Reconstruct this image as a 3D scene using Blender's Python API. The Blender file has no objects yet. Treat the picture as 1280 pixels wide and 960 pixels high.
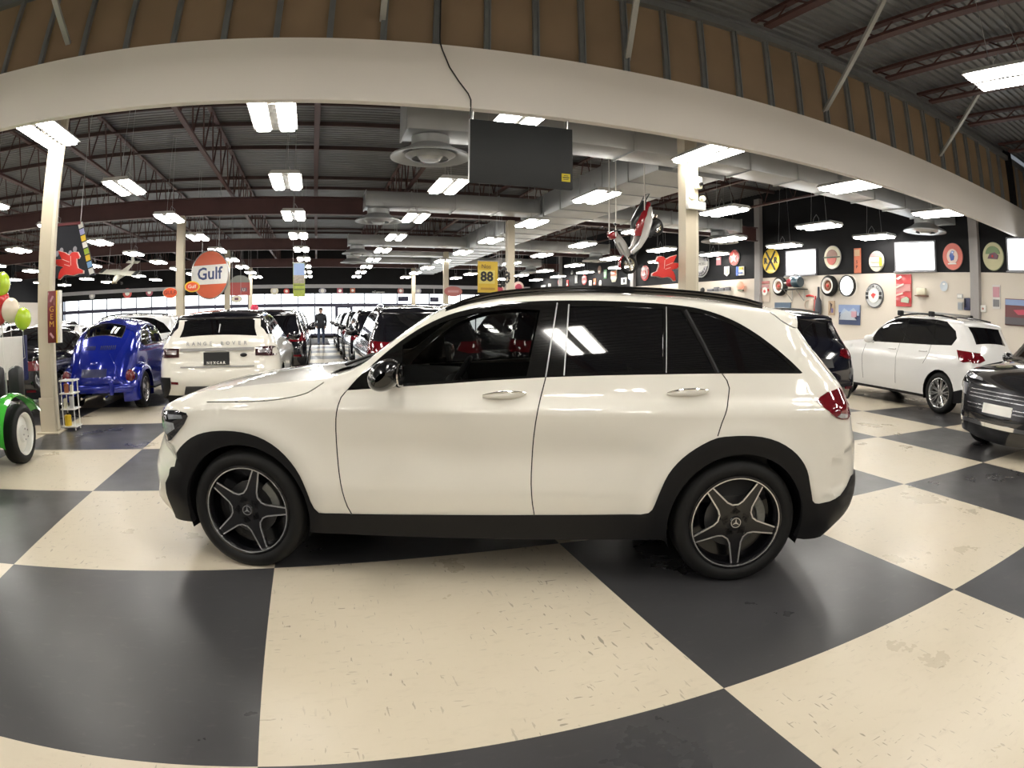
import bpy, bmesh, math, random
import numpy as np
from mathutils import Vector, Matrix, geometry
from mathutils.bvhtree import BVHTree

SC = bpy.context.scene
COL = SC.collection
PI = math.pi
random.seed(7)

# ---------------------------------------------------------------- camera (wide clip-on fisheye lens)
CAM_Z = 1.4919
cd = bpy.data.cameras.new('camera')
cam = bpy.data.objects.new('camera', cd)
COL.objects.link(cam)
SC.camera = cam
cd.type = 'PANO'
cd.sensor_fit = 'HORIZONTAL'
cd.sensor_width = 36.0
cd.sensor_height = 27.0
cd.clip_start = 0.05
cd.clip_end = 200.0
for holder in (cd, getattr(cd, 'cycles', None)):
    try:
        holder.panorama_type = 'FISHEYE_LENS_POLYNOMIAL'
        k = 1.0 / (36.0 / 1280.0) / 1000.0
        holder.fisheye_fov = math.radians(150)
        holder.fisheye_polynomial_k0 = 0.0
        holder.fisheye_polynomial_k1 = -1.3246 * k
        holder.fisheye_polynomial_k2 = 0.0781 * k ** 2
        holder.fisheye_polynomial_k3 = 0.2264 * k ** 3
        holder.fisheye_polynomial_k4 = -0.4837 * k ** 4
    except Exception:
        pass
cd.shift_x = 22.4 / 1280.0
cd.shift_y = -0.8 / 1280.0


def view_rot(yaw, pitch, roll):
    rz = Matrix.Rotation(yaw, 3, 'Z')
    rx = Matrix.Rotation(pitch, 3, 'X')
    ry = Matrix.Rotation(roll, 3, 'Y')
    return rz @ rx @ ry @ Matrix.Rotation(PI / 2, 3, 'X')


cam.matrix_world = Matrix.Translation((0, 0, CAM_Z)) @ view_rot(-0.2866, -0.1104, -0.0053).to_4x4()

# ---------------------------------------------------------------- world and exposure
wd = bpy.data.worlds.new('overcast_daylight')
SC.world = wd
wd.use_nodes = True
bgn = wd.node_tree.nodes['Background']
bgn.inputs[0].default_value = (0.82, 0.90, 1.0, 1)
bgn.inputs[1].default_value = 1.0
vs = SC.view_settings
vs.view_transform = 'Standard'
vs.look = 'None'
vs.gamma = 1.0
vs.use_curve_mapping = False
vs.exposure = 0.04
LAMP_POWER = 36.0        # radiance of the tubes of the hanging high-bay lights
WINDOW_LIGHT = 3.0       # daylight seen through the frosted panes


# ---------------------------------------------------------------- materials
MATS = {}


def mat(name, col, rough=0.5, metal=0.0, coat=0.0, emit=0.0, var=0.06, scale=6.0, bump=0.0, spec=0.5, clear=0.0, coat_rough=0.03):
    if name in MATS:
        return MATS[name]
    m = bpy.data.materials.new(name)
    m.use_nodes = True
    nt = m.node_tree
    b = nt.nodes['Principled BSDF']
    b.inputs['Roughness'].default_value = rough
    b.inputs['Metallic'].default_value = metal
    b.inputs['Coat Weight'].default_value = coat
    b.inputs['Coat Roughness'].default_value = coat_rough
    b.inputs['Specular IOR Level'].default_value = spec
    c = tuple(col) + (1,)
    tc = nt.nodes.new('ShaderNodeTexCoord')
    nz = nt.nodes.new('ShaderNodeTexNoise')
    nz.inputs['Scale'].default_value = scale
    nt.links.new(tc.outputs['Object'], nz.inputs['Vector'])
    mx = nt.nodes.new('ShaderNodeMix')
    mx.data_type = 'RGBA'
    mx.inputs[6].default_value = tuple(max(0, x * (1 - var)) for x in col) + (1,)
    mx.inputs[7].default_value = tuple(min(1, x * (1 + var)) for x in col) + (1,)
    nt.links.new(nz.outputs['Fac'], mx.inputs[0])
    nt.links.new(mx.outputs[2], b.inputs['Base Color'])
    if emit:
        b.inputs['Emission Color'].default_value = c
        b.inputs['Emission Strength'].default_value = emit
    if bump:
        bp = nt.nodes.new('ShaderNodeBump')
        bp.inputs['Strength'].default_value = bump
        nz2 = nt.nodes.new('ShaderNodeTexNoise')
        nz2.inputs['Scale'].default_value = scale * 8
        nt.links.new(tc.outputs['Object'], nz2.inputs['Vector'])
        nt.links.new(nz2.outputs['Fac'], bp.inputs['Height'])
        nt.links.new(bp.outputs['Normal'], b.inputs['Normal'])
    if clear:                               # tinted glass: part see-through, part mirror
        tr = nt.nodes.new('ShaderNodeBsdfTransparent')
        tr.inputs[0].default_value = (clear, clear * 1.02, clear, 1)
        gl = nt.nodes.new('ShaderNodeBsdfGlossy')
        gl.inputs['Roughness'].default_value = 0.02
        fr = nt.nodes.new('ShaderNodeFresnel')
        fr.inputs[0].default_value = 1.5
        ms = nt.nodes.new('ShaderNodeMixShader')
        nt.links.new(fr.outputs[0], ms.inputs[0])
        nt.links.new(tr.outputs[0], ms.inputs[1])
        nt.links.new(gl.outputs[0], ms.inputs[2])
        nt.links.new(ms.outputs[0], nt.nodes['Material Output'].inputs[0])
    MATS[name] = m
    return m


def M_white(): return mat('pearl_white_paint', (0.80, 0.77, 0.69), 0.28, coat=1.0, var=0.01)


PW = M_white()
PBLK = mat('black_gloss_paint', (0.006, 0.006, 0.009), 0.12, coat=1.0, var=0.02)
PTRIM = mat('black_plastic_trim', (0.007, 0.007, 0.008), 0.5, var=0.1, scale=30, spec=.3)
PGLOSS = mat('black_gloss_trim', (0.006, 0.006, 0.006), 0.08, coat=1.0)
GLASSD = mat('privacy_glass', (0.004, 0.004, 0.005), 0.02, coat=1.0, var=0.0)
GLASST = mat('tinted_window_glass', (0.1, 0.1, 0.1), 0.02, clear=0.38)
GLASSC = mat('light_window_glass', (0.1, 0.1, 0.1), 0.02, clear=0.75)
RUBBER = mat('tyre_rubber', (0.008, 0.008, 0.008), 0.6, var=0.15, scale=20, bump=0.05, spec=.3)
CHROME = mat('chrome', (0.8, 0.8, 0.8), 0.08, 1.0, var=0.02)
SILVER = mat('machined_aluminium', (0.72, 0.72, 0.72), 0.25, 0.9, var=0.04)
STEEL = mat('brushed_steel', (0.45, 0.45, 0.45), 0.35, 0.9, var=0.1)
RIMBLK = mat('black_wheel_paint', (0.005, 0.005, 0.006), 0.22, coat=0.25)
TAILRED = mat('tail_lamp_red', (0.13, 0.004, 0.009), 0.08, coat=1.0, var=0.25, scale=25)
LAMPCLR = mat('head_lamp_lens', (0.35, 0.37, 0.40), 0.05, 0.4, coat=1.0, var=0.6, scale=30)
DARKIN = mat('dark_cabin_lining', (0.010, 0.010, 0.011), 0.7)
REDPAINT = mat('sign_red', (0.62, 0.035, 0.03), 0.35, coat=0.4)
YELLOW = mat('sign_yellow', (0.80, 0.55, 0.03), 0.4, coat=0.3)
ORANGE = mat('sign_orange', (0.75, 0.16, 0.03), 0.35, coat=0.4)
WHITE = mat('sign_white', (0.78, 0.77, 0.73), 0.4, coat=0.3)
CREAM = mat('sign_cream', (0.70, 0.66, 0.50), 0.4, coat=0.3)
BLUE = mat('sign_blue', (0.03, 0.09, 0.38), 0.4, coat=0.3)
BLACK = mat('sign_black', (0.010, 0.010, 0.011), 0.45)
GREY = mat('sign_grey', (0.42, 0.42, 0.42), 0.45)
GREEN = mat('sign_green', (0.07, 0.30, 0.10), 0.4)


# ---------------------------------------------------------------- object helpers
def tag(o, label=None, cat=None, group=None, kind=None):
    if label: o['label'] = label
    if cat: o['category'] = cat
    if group: o['group'] = group
    if kind: o['kind'] = kind
    return o


def thing(name, label, cat, loc=(0, 0, 0), rz=0.0, group=None):
    o = bpy.data.objects.new(name, None)
    o.empty_display_size = 0.1
    COL.objects.link(o)
    o.location = loc
    o.rotation_euler = (0, 0, rz)
    return tag(o, label, cat, group)


def copy_tree(o, parent=None):
    c = o.copy()
    COL.objects.link(c)
    if parent is not None:
        c.parent = parent
    for ch in list(o.children):
        copy_tree(ch, c)
    return c


def frame(z, x=None, o=(0, 0, 0)):
    """4x4 whose local z runs along Z, local x near X."""
    z = Vector(z).normalized()
    x = Vector(x) if x is not None else (Vector((0, 0, 1)) if abs(z.z) < 0.9 else Vector((1, 0, 0)))
    x = (x - z * x.dot(z)).normalized()
    y = z.cross(x)
    m = Matrix((x, y, z)).transposed().to_4x4()
    m.translation = Vector(o)
    return m


class MB:
    def __init__(s):
        s.v = []; s.f = []; s.mi = []; s.m = 0

    def add(s, vs, fs, mi=None):
        b = len(s.v)
        s.v += [tuple(v) for v in vs]
        s.f += [tuple(b + i for i in f) for f in fs]
        s.mi += [s.m if mi is None else mi] * len(fs)
        return s

    def box(s, c, d, rot=None, mi=None):
        x, y, z = (q / 2 for q in d)
        vs = [Vector((a * x, b * y, e * z)) for a in (-1, 1) for b in (-1, 1) for e in (-1, 1)]
        if rot is not None:
            vs = [rot @ v for v in vs]
        c = Vector(c)
        return s.add([v + c for v in vs], [(0, 1, 3, 2), (4, 6, 7, 5), (0, 4, 5, 1), (2, 3, 7, 6), (0, 2, 6, 4), (1, 5, 7, 3)], mi)

    def rbox(s, c, d, r=0.02, rot=None, mi=None):
        """box with chamfered edges"""
        bm = bmesh.new()
        bmesh.ops.create_cube(bm, size=1)
        for v in bm.verts:
            v.co = Vector((v.co.x * d[0], v.co.y * d[1], v.co.z * d[2]))
        bmesh.ops.bevel(bm, geom=list(bm.edges), offset=min(r, min(d) * 0.45), segments=2, affect='EDGES', profile=0.5)
        bm.verts.index_update()
        vs = [(rot @ v.co if rot is not None else v.co) + Vector(c) for v in bm.verts]
        fs = [[q.index for q in f.verts] for f in bm.faces]
        bm.free()
        return s.add(vs, fs, mi)

    def tube(s, a, b, r0, r1=None, n=10, mi=None, cap=True):
        a = Vector(a); b = Vector(b)
        if (b - a).length < 1e-6: return s
        r1 = r0 if r1 is None else r1
        m = frame(b - a)
        vs = []
        for p, r in ((a, r0), (b, r1)):
            for i in range(n):
                t = 2 * PI * i / n
                vs.append(p + m.to_3x3() @ Vector((r * math.cos(t), r * math.sin(t), 0)))
        fs = [(i, (i + 1) % n, n + (i + 1) % n, n + i) for i in range(n)]
        if cap: fs += [tuple(range(n))[::-1], tuple(range(n, 2 * n))]
        return s.add(vs, fs, mi)

    def path(s, pts, r, n=8, mi=None, closed=False):
        pts = [Vector(p) for p in pts]
        N = len(pts)
        vs = []
        up = None
        for i, p in enumerate(pts):
            if closed: t = pts[(i + 1) % N] - pts[i - 1]
            else: t = pts[min(i + 1, N - 1)] - pts[max(i - 1, 0)]
            t.normalize()
            if up is None:
                up = Vector((0, 0, 1)) if abs(t.z) < 0.9 else Vector((1, 0, 0))
            x = (up - t * up.dot(t)).normalized()
            up = x
            y = t.cross(x)
            rr = r[i] if isinstance(r, (list, tuple)) else r
            for k in range(n):
                a = 2 * PI * k / n
                vs.append(p + x * (rr * math.cos(a)) + y * (rr * math.sin(a)))
        fs = []
        for i in range(N if closed else N - 1):
            j = (i + 1) % N
            for k in range(n):
                fs.append((i * n + k, i * n + (k + 1) % n, j * n + (k + 1) % n, j * n + k))
        if not closed:
            fs += [tuple(range(n))[::-1], tuple((N - 1) * n + k for k in range(n))]
        return s.add(vs, fs, mi)

    def lathe(s, prof, m=None, n=32, mi=None, a0=0.0, a1=2 * PI, sq=1.0, cap=False):
        """prof: (r,h) pairs spun about local z of m"""
        m = m or Matrix()
        full = abs(a1 - a0 - 2 * PI) < 1e-6
        k = n if full else n + 1
        vs = []
        for r, h in prof:
            for i in range(k):
                t = a0 + (a1 - a0) * i / n
                vs.append(m @ Vector((r * math.cos(t), r * math.sin(t) * sq, h)))
        fs = []
        for j in range(len(prof) - 1):
            for i in range(n):
                i2 = (i + 1) % k
                fs.append((j * k + i, j * k + i2, (j + 1) * k + i2, (j + 1) * k + i))
        if full and cap:
            if prof[0][0] > 1e-6 and prof[0] != prof[-1]: fs.append(tuple(range(k))[::-1])
            if prof[-1][0] > 1e-6 and prof[0] != prof[-1]: fs.append(tuple((len(prof) - 1) * k + i for i in range(k)))
        return s.add(vs, fs, mi)

    def prism(s, poly, h0, h1, m=None, mi=None, mi_side=None):
        m = m or Matrix()
        n = len(poly)
        vs = [m @ Vector((p[0], p[1], h0)) for p in poly] + [m @ Vector((p[0], p[1], h1)) for p in poly]
        s.add(vs, [tuple(range(n))[::-1], tuple(range(n, 2 * n))], mi)
        b = len(s.v) - 2 * n
        for i in range(n):
            s.f.append((b + i, b + (i + 1) % n, b + n + (i + 1) % n, b + n + i))
            s.mi.append((s.m if mi is None else mi) if mi_side is None else mi_side)
        return s

    def ball(s, c, r, n=16, k=10, mi=None, m=None, zf=None):
        c = Vector(c)
        r = Vector(r) if hasattr(r, '__len__') else Vector((r, r, r))
        vs = [(0, 0, 1)]
        for j in range(1, k):
            a = PI * j / k
            for i in range(n):
                t = 2 * PI * i / n
                vs.append((math.sin(a) * math.cos(t), math.sin(a) * math.sin(t), math.cos(a)))
        vs.append((0, 0, -1))
        out = []
        for v in vs:
            p = Vector((v[0] * r.x, v[1] * r.y, v[2] * r.z))
            if m is not None: p = m @ p
            out.append(p + c)
        fs = [(0, 1 + i, 1 + (i + 1) % n) for i in range(n)]
        for j in range(k - 2):
            for i in range(n):
                a = 1 + j * n
                fs.append((a + i, a + n + i, a + n + (i + 1) % n, a + (i + 1) % n))
        e = len(vs) - 1
        a = 1 + (k - 2) * n
        fs += [(e, a + (i + 1) % n, a + i) for i in range(n)]
        return s.add(out, fs, mi)

    def grid(s, fn, nu, nv, mi=None, closed_u=False):
        vs = [fn(i / nu, j / nv) for i in range(nu + (0 if closed_u else 1)) for j in range(nv + 1)]
        fs = []
        w = nv + 1
        for i in range(nu):
            i2 = (i + 1) % nu if closed_u else i + 1
            for j in range(nv):
                fs.append((i * w + j, i2 * w + j, i2 * w + j + 1, i * w + j + 1))
        return s.add(vs, fs, mi)

    def xform(s, m):
        s.v = [tuple(m @ Vector(v)) for v in s.v]
        return s

    def build(s, name, mats, parent=None, ang=40, fix=True, label=None, flat=False):
        me = bpy.data.meshes.new(name)
        me.from_pydata(s.v, [], s.f)
        if fix:
            bm = bmesh.new()
            bm.from_mesh(me)
            bmesh.ops.recalc_face_normals(bm, faces=list(bm.faces))
            bm.to_mesh(me)
            bm.free()
        mats = mats if isinstance(mats, (list, tuple)) else [mats]
        for q in mats: me.materials.append(q)
        if len(mats) > 1:
            me.polygons.foreach_set('material_index', s.mi)
        if not flat:
            me.polygons.foreach_set('use_smooth', [True] * len(me.polygons))
            try: me.set_sharp_from_angle(angle=math.radians(ang))
            except Exception: pass
        me.update()
        o = bpy.data.objects.new(name, me)
        COL.objects.link(o)
        if parent is not None: o.parent = parent
        if label: o['label'] = label
        return o


def struct(name, mb, m, ang=30, fix=True):
    o = mb.build(name, m, None, ang, fix)
    o['kind'] = 'structure'
    return o


def text_mesh(txt, size, depth=0.004, m=None, mb=None, mi=None, sx=1.0, bold=0.0):
    """adds lettering (centred, local xy plane, extruded along +z) to a mesh builder"""
    cu = bpy.data.curves.new('lettering', 'FONT')
    cu.body = txt
    cu.size = size
    cu.extrude = depth / 2
    cu.offset = bold
    cu.align_x = 'CENTER'
    cu.align_y = 'CENTER'
    cu.resolution_u = 2
    o = bpy.data.objects.new('lettering', cu)
    COL.objects.link(o)
    dg = bpy.context.evaluated_depsgraph_get()
    me = bpy.data.meshes.new_from_object(o.evaluated_get(dg))
    m = m or Matrix()
    vs = [m @ Vector((v.co.x * sx, v.co.y, v.co.z)) for v in me.vertices]
    fs = [tuple(p.vertices) for p in me.polygons]
    bpy.data.objects.remove(o)
    bpy.data.curves.remove(cu)
    bpy.data.meshes.remove(me)
    mb = mb or MB()
    mb.add(vs, fs, mi)
    return mb
# ================================================================ THE HALL
FAR = 43.0; RW = 15.45; LW = -20.0; BACK = -9.0; DECK = 6.2; BAND = 3.06; BULK = 6.95
T6 = 1.8288
ORD = ['first', 'second', 'third', 'fourth', 'fifth', 'sixth', 'seventh', 'eighth', 'ninth', 'tenth', 'eleventh', 'twelfth', 'thirteenth']


def nd(nt, t, **kw):
    n = nt.nodes.new(t)
    for k, v in kw.items():
        setattr(n, k, v)
    return n


def floor_material():
    m = bpy.data.materials.new('chequered_sheet_floor')
    m.use_nodes = True
    nt = m.node_tree
    b = nt.nodes['Principled BSDF']
    L = nt.links.new
    tc = nd(nt, 'ShaderNodeTexCoord')
    mp = nd(nt, 'ShaderNodeMapping')
    mp.inputs['Location'].default_value = (0.3237 / T6, -3.555 / T6, 0.5)
    mp.inputs['Scale'].default_value = (1 / T6, 1 / T6, 0)
    L(tc.outputs['Object'], mp.inputs[0])
    ck = nd(nt, 'ShaderNodeTexChecker')
    ck.inputs['Scale'].default_value = 1
    L(mp.outputs[0], ck.inputs[0])

    def noise(scale, detail, rough=.55, stretch=(1, 1, 1), rot=0.0):
        q = nd(nt, 'ShaderNodeMapping')
        q.inputs['Scale'].default_value = stretch
        q.inputs['Rotation'].default_value = (0, 0, rot)
        L(tc.outputs['Object'], q.inputs[0])
        z = nd(nt, 'ShaderNodeTexNoise')
        z.inputs['Scale'].default_value = scale
        z.inputs['Detail'].default_value = detail
        z.inputs['Roughness'].default_value = rough
        L(q.outputs[0], z.inputs['Vector'])
        return z.outputs['Fac']

    def ramp(src, a, b_, ca, cb):
        r = nd(nt, 'ShaderNodeValToRGB')
        r.color_ramp.elements[0].position = a; r.color_ramp.elements[0].color = ca
        r.color_ramp.elements[1].position = b_; r.color_ramp.elements[1].color = cb
        L(src, r.inputs[0])
        return r.outputs[0]

    def mix(fac, a, b_, mode='MIX'):
        x = nd(nt, 'ShaderNodeMix', data_type='RGBA', blend_type=mode)
        for s_, v in ((x.inputs[0], fac), (x.inputs[6], a), (x.inputs[7], b_)):
            if hasattr(v, 'links'): L(v, s_)
            else: s_.default_value = v
        return x.outputs[2]
    cloud = noise(1.1, 6, .6)
    fine = noise(9, 5, .65, (1, 2.2, 1))
    cream = mix(cloud, (.50, .435, .325, 1), (.63, .56, .44, 1))
    cream = mix(ramp(fine, .55, .75, (0, 0, 0, 1), (.35, .35, .35, 1)), cream, (.42, .36, .27, 1))
    # short dark scuffs running two ways
    s1 = ramp(noise(8.0, 2, .5, (5.5, 1.1, 1), .12), .665, .70, (0, 0, 0, 1), (1, 1, 1, 1))
    s2 = ramp(noise(9.0, 2, .5, (1.2, 6, 1), -.2), .675, .71, (0, 0, 0, 1), (1, 1, 1, 1))
    sc = mix(1.0, s1, s2, 'ADD')
    patch = ramp(noise(1.3, 3), .40, .60, (0, 0, 0, 1), (.8, .8, .8, 1))
    cream = mix(mix(1.0, sc, patch, 'MULTIPLY'), cream, (.20, .17, .13, 1))
    dark = mix(cloud, (.030, .030, .032, 1), (.060, .058, .060, 1))
    dark = mix(ramp(fine, .58, .8, (0, 0, 0, 1), (.4, .4, .4, 1)), dark, (.11, .10, .095, 1))
    s3 = ramp(noise(7.0, 4, .6, (3.5, .9, 1), .5), .76, .79, (0, 0, 0, 1), (.8, .8, .8, 1))
    dark = mix(s3, dark, (.34, .31, .26, 1))
    col = mix(ck.outputs['Fac'], dark, cream)
    L(col, b.inputs['Base Color'])
    L(ramp(cloud, .3, .7, (.24, .24, .24, 1), (.42, .42, .42, 1)), b.inputs['Roughness'])
    b.inputs['Specular IOR Level'].default_value = .36
    bp = nd(nt, 'ShaderNodeBump')
    bp.inputs['Strength'].default_value = .04
    L(noise(60, 2), bp.inputs['Height'])
    L(bp.outputs['Normal'], b.inputs['Normal'])
    return m


fl = MB()
fl.box(((LW + RW) / 2, (FAR + BACK) / 2, -.05), (RW - LW, FAR - BACK, .1))
struct('floor', fl, floor_material())

M_BEIGE = mat('beige_wall_paint', (.62, .565, .49), .7, var=.05, scale=.8)
M_BLACKW = mat('black_wall_paint', (.006, .006, .0075), .7, var=.2, scale=1, spec=.25)
M_DECK = mat('galvanised_roof_deck', (.20, .205, .21), .45, .35, var=.25, scale=1.5)
M_STEELR = mat('oxide_red_steel', (.080, .034, .031), .55, var=.2, scale=3)
M_STEELD = mat('dark_joist_steel', (.075, .045, .042), .6, var=.2, scale=3)
M_DUCT = mat('galvanised_duct', (.42, .43, .43), .38, .55, var=.18, scale=1.2)
M_COLUMN = mat('cream_column_paint', (.52, .46, .35), .5, var=.05, scale=2)
M_FASCIA = mat('white_fascia_board', (.84, .79, .73), .6, var=.03, scale=.7)
M_KRAFT = mat('brown_board_backing', (.27, .185, .11), .8, var=.22, scale=1.4)
M_STUD = mat('galvanised_stud', (.24, .25, .25), .45, .5, var=.15)
M_PANE = mat('daylight_pane', (.92, .97, 1.0), .4, emit=WINDOW_LIGHT, var=0)
M_MULL = mat('dark_blue_window_frame', (.030, .030, .060), .5)
M_FRAMEG = mat('grey_window_frame', (.25, .25, .27), .5)

# ---- walls
XR = 19.2     # the near bay is wider above the fascia line
w = MB()
w.box((RW + .1, (FAR + BACK) / 2, BAND / 2), (.2, FAR - BACK, BAND), mi=0)
w.box((RW + .1, (FAR + BULK) / 2, (BAND + 6.5) / 2), (.2, FAR - BULK, 6.5 - BAND), mi=1)
w.box((RW + .1, (BULK + BACK) / 2, (BAND + 3.96) / 2), (.2, BULK - BACK, 3.96 - BAND), mi=1)
w.box(((RW + XR) / 2 + .1, (BULK + BACK) / 2, 3.90), (XR - RW, BULK - BACK, .1), mi=1)
w.box((XR + .1, (BULK + BACK) / 2, 5.2), (.2, BULK - BACK, 2.6), mi=1)
struct('wall_right', w, [M_BEIGE, M_BLACKW])
w = MB()
w.box((LW - .1, (FAR + BACK) / 2, BAND / 2), (.2, FAR - BACK, BAND), mi=0)
w.box((LW - .1, (FAR + BACK) / 2, (BAND + 6.5) / 2), (.2, FAR - BACK, 6.5 - BAND), mi=1)
struct('wall_left', w, [M_BEIGE, M_BLACKW])
w = MB()
w.box(((LW + RW) / 2, FAR + .1, (BAND + 6.5) / 2), (RW - LW + .4, .2, 6.5 - BAND), mi=0)
w.box(((LW + RW) / 2, FAR + .1, .15), (RW - LW + .4, .2, .3), mi=0)
w.box((-19.4, FAR + .1, 1.5), (1.4, .2, 3.2), mi=0)
struct('wall_far', w, [M_BLACKW])
w = MB()
w.box(((LW + XR) / 2, BACK - .1, 3.2), (XR - LW + .4, .2, 6.6))
struct('wall_near', w, mat('taupe_wall', (.55, .50, .44), .7))
# pilasters on the right wall
for i, y in enumerate((8.45, 17.85, 27.4, 37.0)):
    w = MB(); w.box((RW - .06, y, 3.0), (.2, .3, 6.0))
    w.v = [v for v in w.v]
    struct('trim_%d' % (i + 1), w, mat('grey_pilaster_paint', (.30, .285, .28), .6))
w = MB(); w.box(((LW + RW) / 2, FAR - .12, 3.57), (RW - LW - .2, .2, .24))
struct('trim_5', w, mat('grey_bulkhead_band', (.33, .33, .35), .6))

# ---- far glazing: transom lights, dark rail, tall panes and doors
N = 0
x = -18.5
pane_w = 1.143
x0 = -0.76 - pane_w * 15.5
k = 0
trans = MB(); low = MB(); mul = MB()
while x0 + pane_w * k < RW - .3:
    a = x0 + pane_w * k; b_ = min(a + pane_w, RW - .05)
    trans.box(((a + b_) / 2, FAR + .05, 2.72), (b_ - a, .02, .70))
    low.box(((a + b_) / 2, FAR + .05, 1.22), (b_ - a, .02, 1.86))
    mul.box((a, FAR - .01, 1.7), (.065, .10, 2.75))
    k += 1
mul.box(((LW + RW) / 2, FAR, 2.27), (RW - LW, .14, .24))
mul.box(((LW + RW) / 2, FAR, .25), (RW - LW, .14, .14))
for xx, ww in ((1.30, .20), (2.32, .18), (-.19, .08)):
    mul.box((xx, FAR - .02, 1.2), (ww, .14, 1.95))
o = struct('window_1', trans, M_PANE)
o = struct('window_2', low, M_PANE)
struct('trim_6', mul, M_MULL)
d = thing('door_1', None, None, (1.81, FAR - .03, 0))
d['kind'] = 'structure'
b = MB()
for dx in (-.45, .45): b.box((dx, 0, 1.1), (.07, .06, 2.1))
for dz in (.1, 1.05, 2.12): b.box((0, 0, dz), (.9, .06, .09))
b.build('door_frame', M_MULL, d)
b = MB(); b.tube((.36, -.06, .95), (.36, -.06, 1.3), .015)
b.build('door_handle', CHROME, d)

# ---- small windows high on the right wall
for i, (y, wd) in enumerate(((15.64, 1.44), (10.68, 1.48), (6.65, 1.30), (20.9, .01))):
    if wd < .1: continue
    z, h = 3.52, .78
    r = thing('window_%d' % (i + 3), None, None, (RW, y, z))
    r['kind'] = 'structure'
    b = MB(); b.box((-.012, 0, 0), (.02, wd, h)); b.build('pane', M_PANE, r)
    b = MB()
    for s_ in (-1, 1):
        b.box((-.03, s_ * (wd / 2 + .02), 0), (.06, .04, h + .08))
        b.box((-.03, 0, s_ * (h / 2 + .02)), (.06, wd + .04, .04))
    b.box((-.05, 0, -h / 2 - .05), (.12, wd + .12, .03))
    b.build('window_frame', M_FRAMEG, r)

# ---- roof deck: ribbed steel sheets, ribs across the hall
def ribs(y0, y1, x0, x1, z, pitch=.19, dep=.042):
    b = MB()
    y = y0
    prof = []
    while y < y1:
        for f, h in ((0, 0), (.42, 0), (.52, dep), (.90, dep), (1.0, 0)):
            prof.append((y + f * pitch, z + h))
        y += pitch
    n = len(prof)
    vs = [(x0, p[0], p[1]) for p in prof] + [(x1, p[0], p[1]) for p in prof]
    b.add(vs, [(i, i + 1, n + i + 1, n + i) for i in range(n - 1)])
    return b


r = ribs(BACK, BULK, LW, XR, DECK)
q_ = ribs(BULK, FAR, LW, RW, DECK)
r.add(q_.v, q_.f)
r.box(((LW + XR) / 2, (FAR + BACK) / 2, DECK + .12), (XR - LW + .4, FAR - BACK + .4, .05))
struct('ceiling', r, M_DECK, 20, False)


def truss(name, a, b, zt, zb, step, m, label, group, cw=.10):
    """open-web joist: angle chords with a zigzag rod web"""
    a = Vector(a); b = Vector(b)
    L = (b - a).length; d = (b - a).normalized()
    root = thing(name, label, 'roof truss', (a.x, a.y, zb), 0, group)
    o = Vector((a.x, a.y, zb))
    rot = Matrix.Rotation(math.atan2(d.y, d.x), 3, 'Z')
    q = MB()
    mid = (a + b) / 2
    q.box(Vector((mid.x, mid.y, zt)) - o, (L, .11, .05), rot)
    q.build('top_chord', m, root)
    q = MB(); q.box(Vector((mid.x, mid.y, zb)) - o, (L - .6, cw, .05), rot)
    q.build('bottom_chord', m, root)
    q = MB()
    n = int(L / step)
    pts = []
    for i in range(n):
        for f, z in ((.08, zt), (.5, zb), (.92, zt)):
            c = a + d * (L * (i + f) / n)
            pts.append(Vector((c.x, c.y, z)) - o)
    q.path(pts, .018, 4)
    q.build('web', m, root)
    return root


TG = 'open web trusses running away from the bulkhead'
tx = [-17.8, -15.3, -12.8, -10.3, -7.75, -5.2, -2.5, -.07, 2.45, 5.0, 7.6, 10.1, 12.7]
for i, x in enumerate(tx):
    truss('roof_truss', (x, BULK + .25, 0), (x, FAR - .2, 0), 6.13, 5.02, 1.3, M_STEELR,
          'dark red open-web roof truss behind the bulkhead, %s from the left' % ORD[i] if i < 13 else '', TG)
NG = 'red joists on the near side of the bulkhead'
nx = [-12.4, -9.4, -6.4, -3.4, -.4, 2.6, 4.6, 6.1, 7.6, 9.1, 10.6, 12.3, 14.6, 17.0]
for i, x in enumerate(nx):
    truss('roof_joist', (x, BULK - .12, 0), (x, BACK + .2, 0), 6.14, 5.93, .9, M_STEELR,
          'oxide red roof joist over the near aisle, %s from the left' % (ORD + ['fourteenth'])[i], NG, .15)
# bridging across the trusses and girders on the column rows
for i, y in enumerate((9.6, 11.75, 13.2, 14.7, 16.9, 20.7, 22.4, 25.0, 29.4, 33.0, 34.5, 38.6)):
    b = MB(); b.box(((LW + RW) / 2, y, 6.12), (RW - LW - .2, .08, .10))
    o = b.build('purlin', M_STEELD)
    tag(o, 'thin dark purlin crossing under the roof deck, %s behind the bulkhead' % ORD[i], 'purlin', 'dark purlins under the roof deck')
for i, y in enumerate((17.85, 27.4, 37.0)):
    for side, xa, xb in (('left', LW + .1, 6.08), ('right', 7.72, RW - .2)):
        b = MB()
        for dz in (-.24, .24): b.box(((xa + xb) / 2, y, 4.66 + dz), (xb - xa, .22, .025))
        b.box(((xa + xb) / 2, y, 4.66), (xb - xa, .02, .46))
        o = b.build('girder', M_STEELR)
        tag(o, 'deep maroon roof girder %s of the main duct, on the %s row of columns' % (side, ORD[i + 1]), 'girder', 'maroon girders on the columns')

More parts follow.
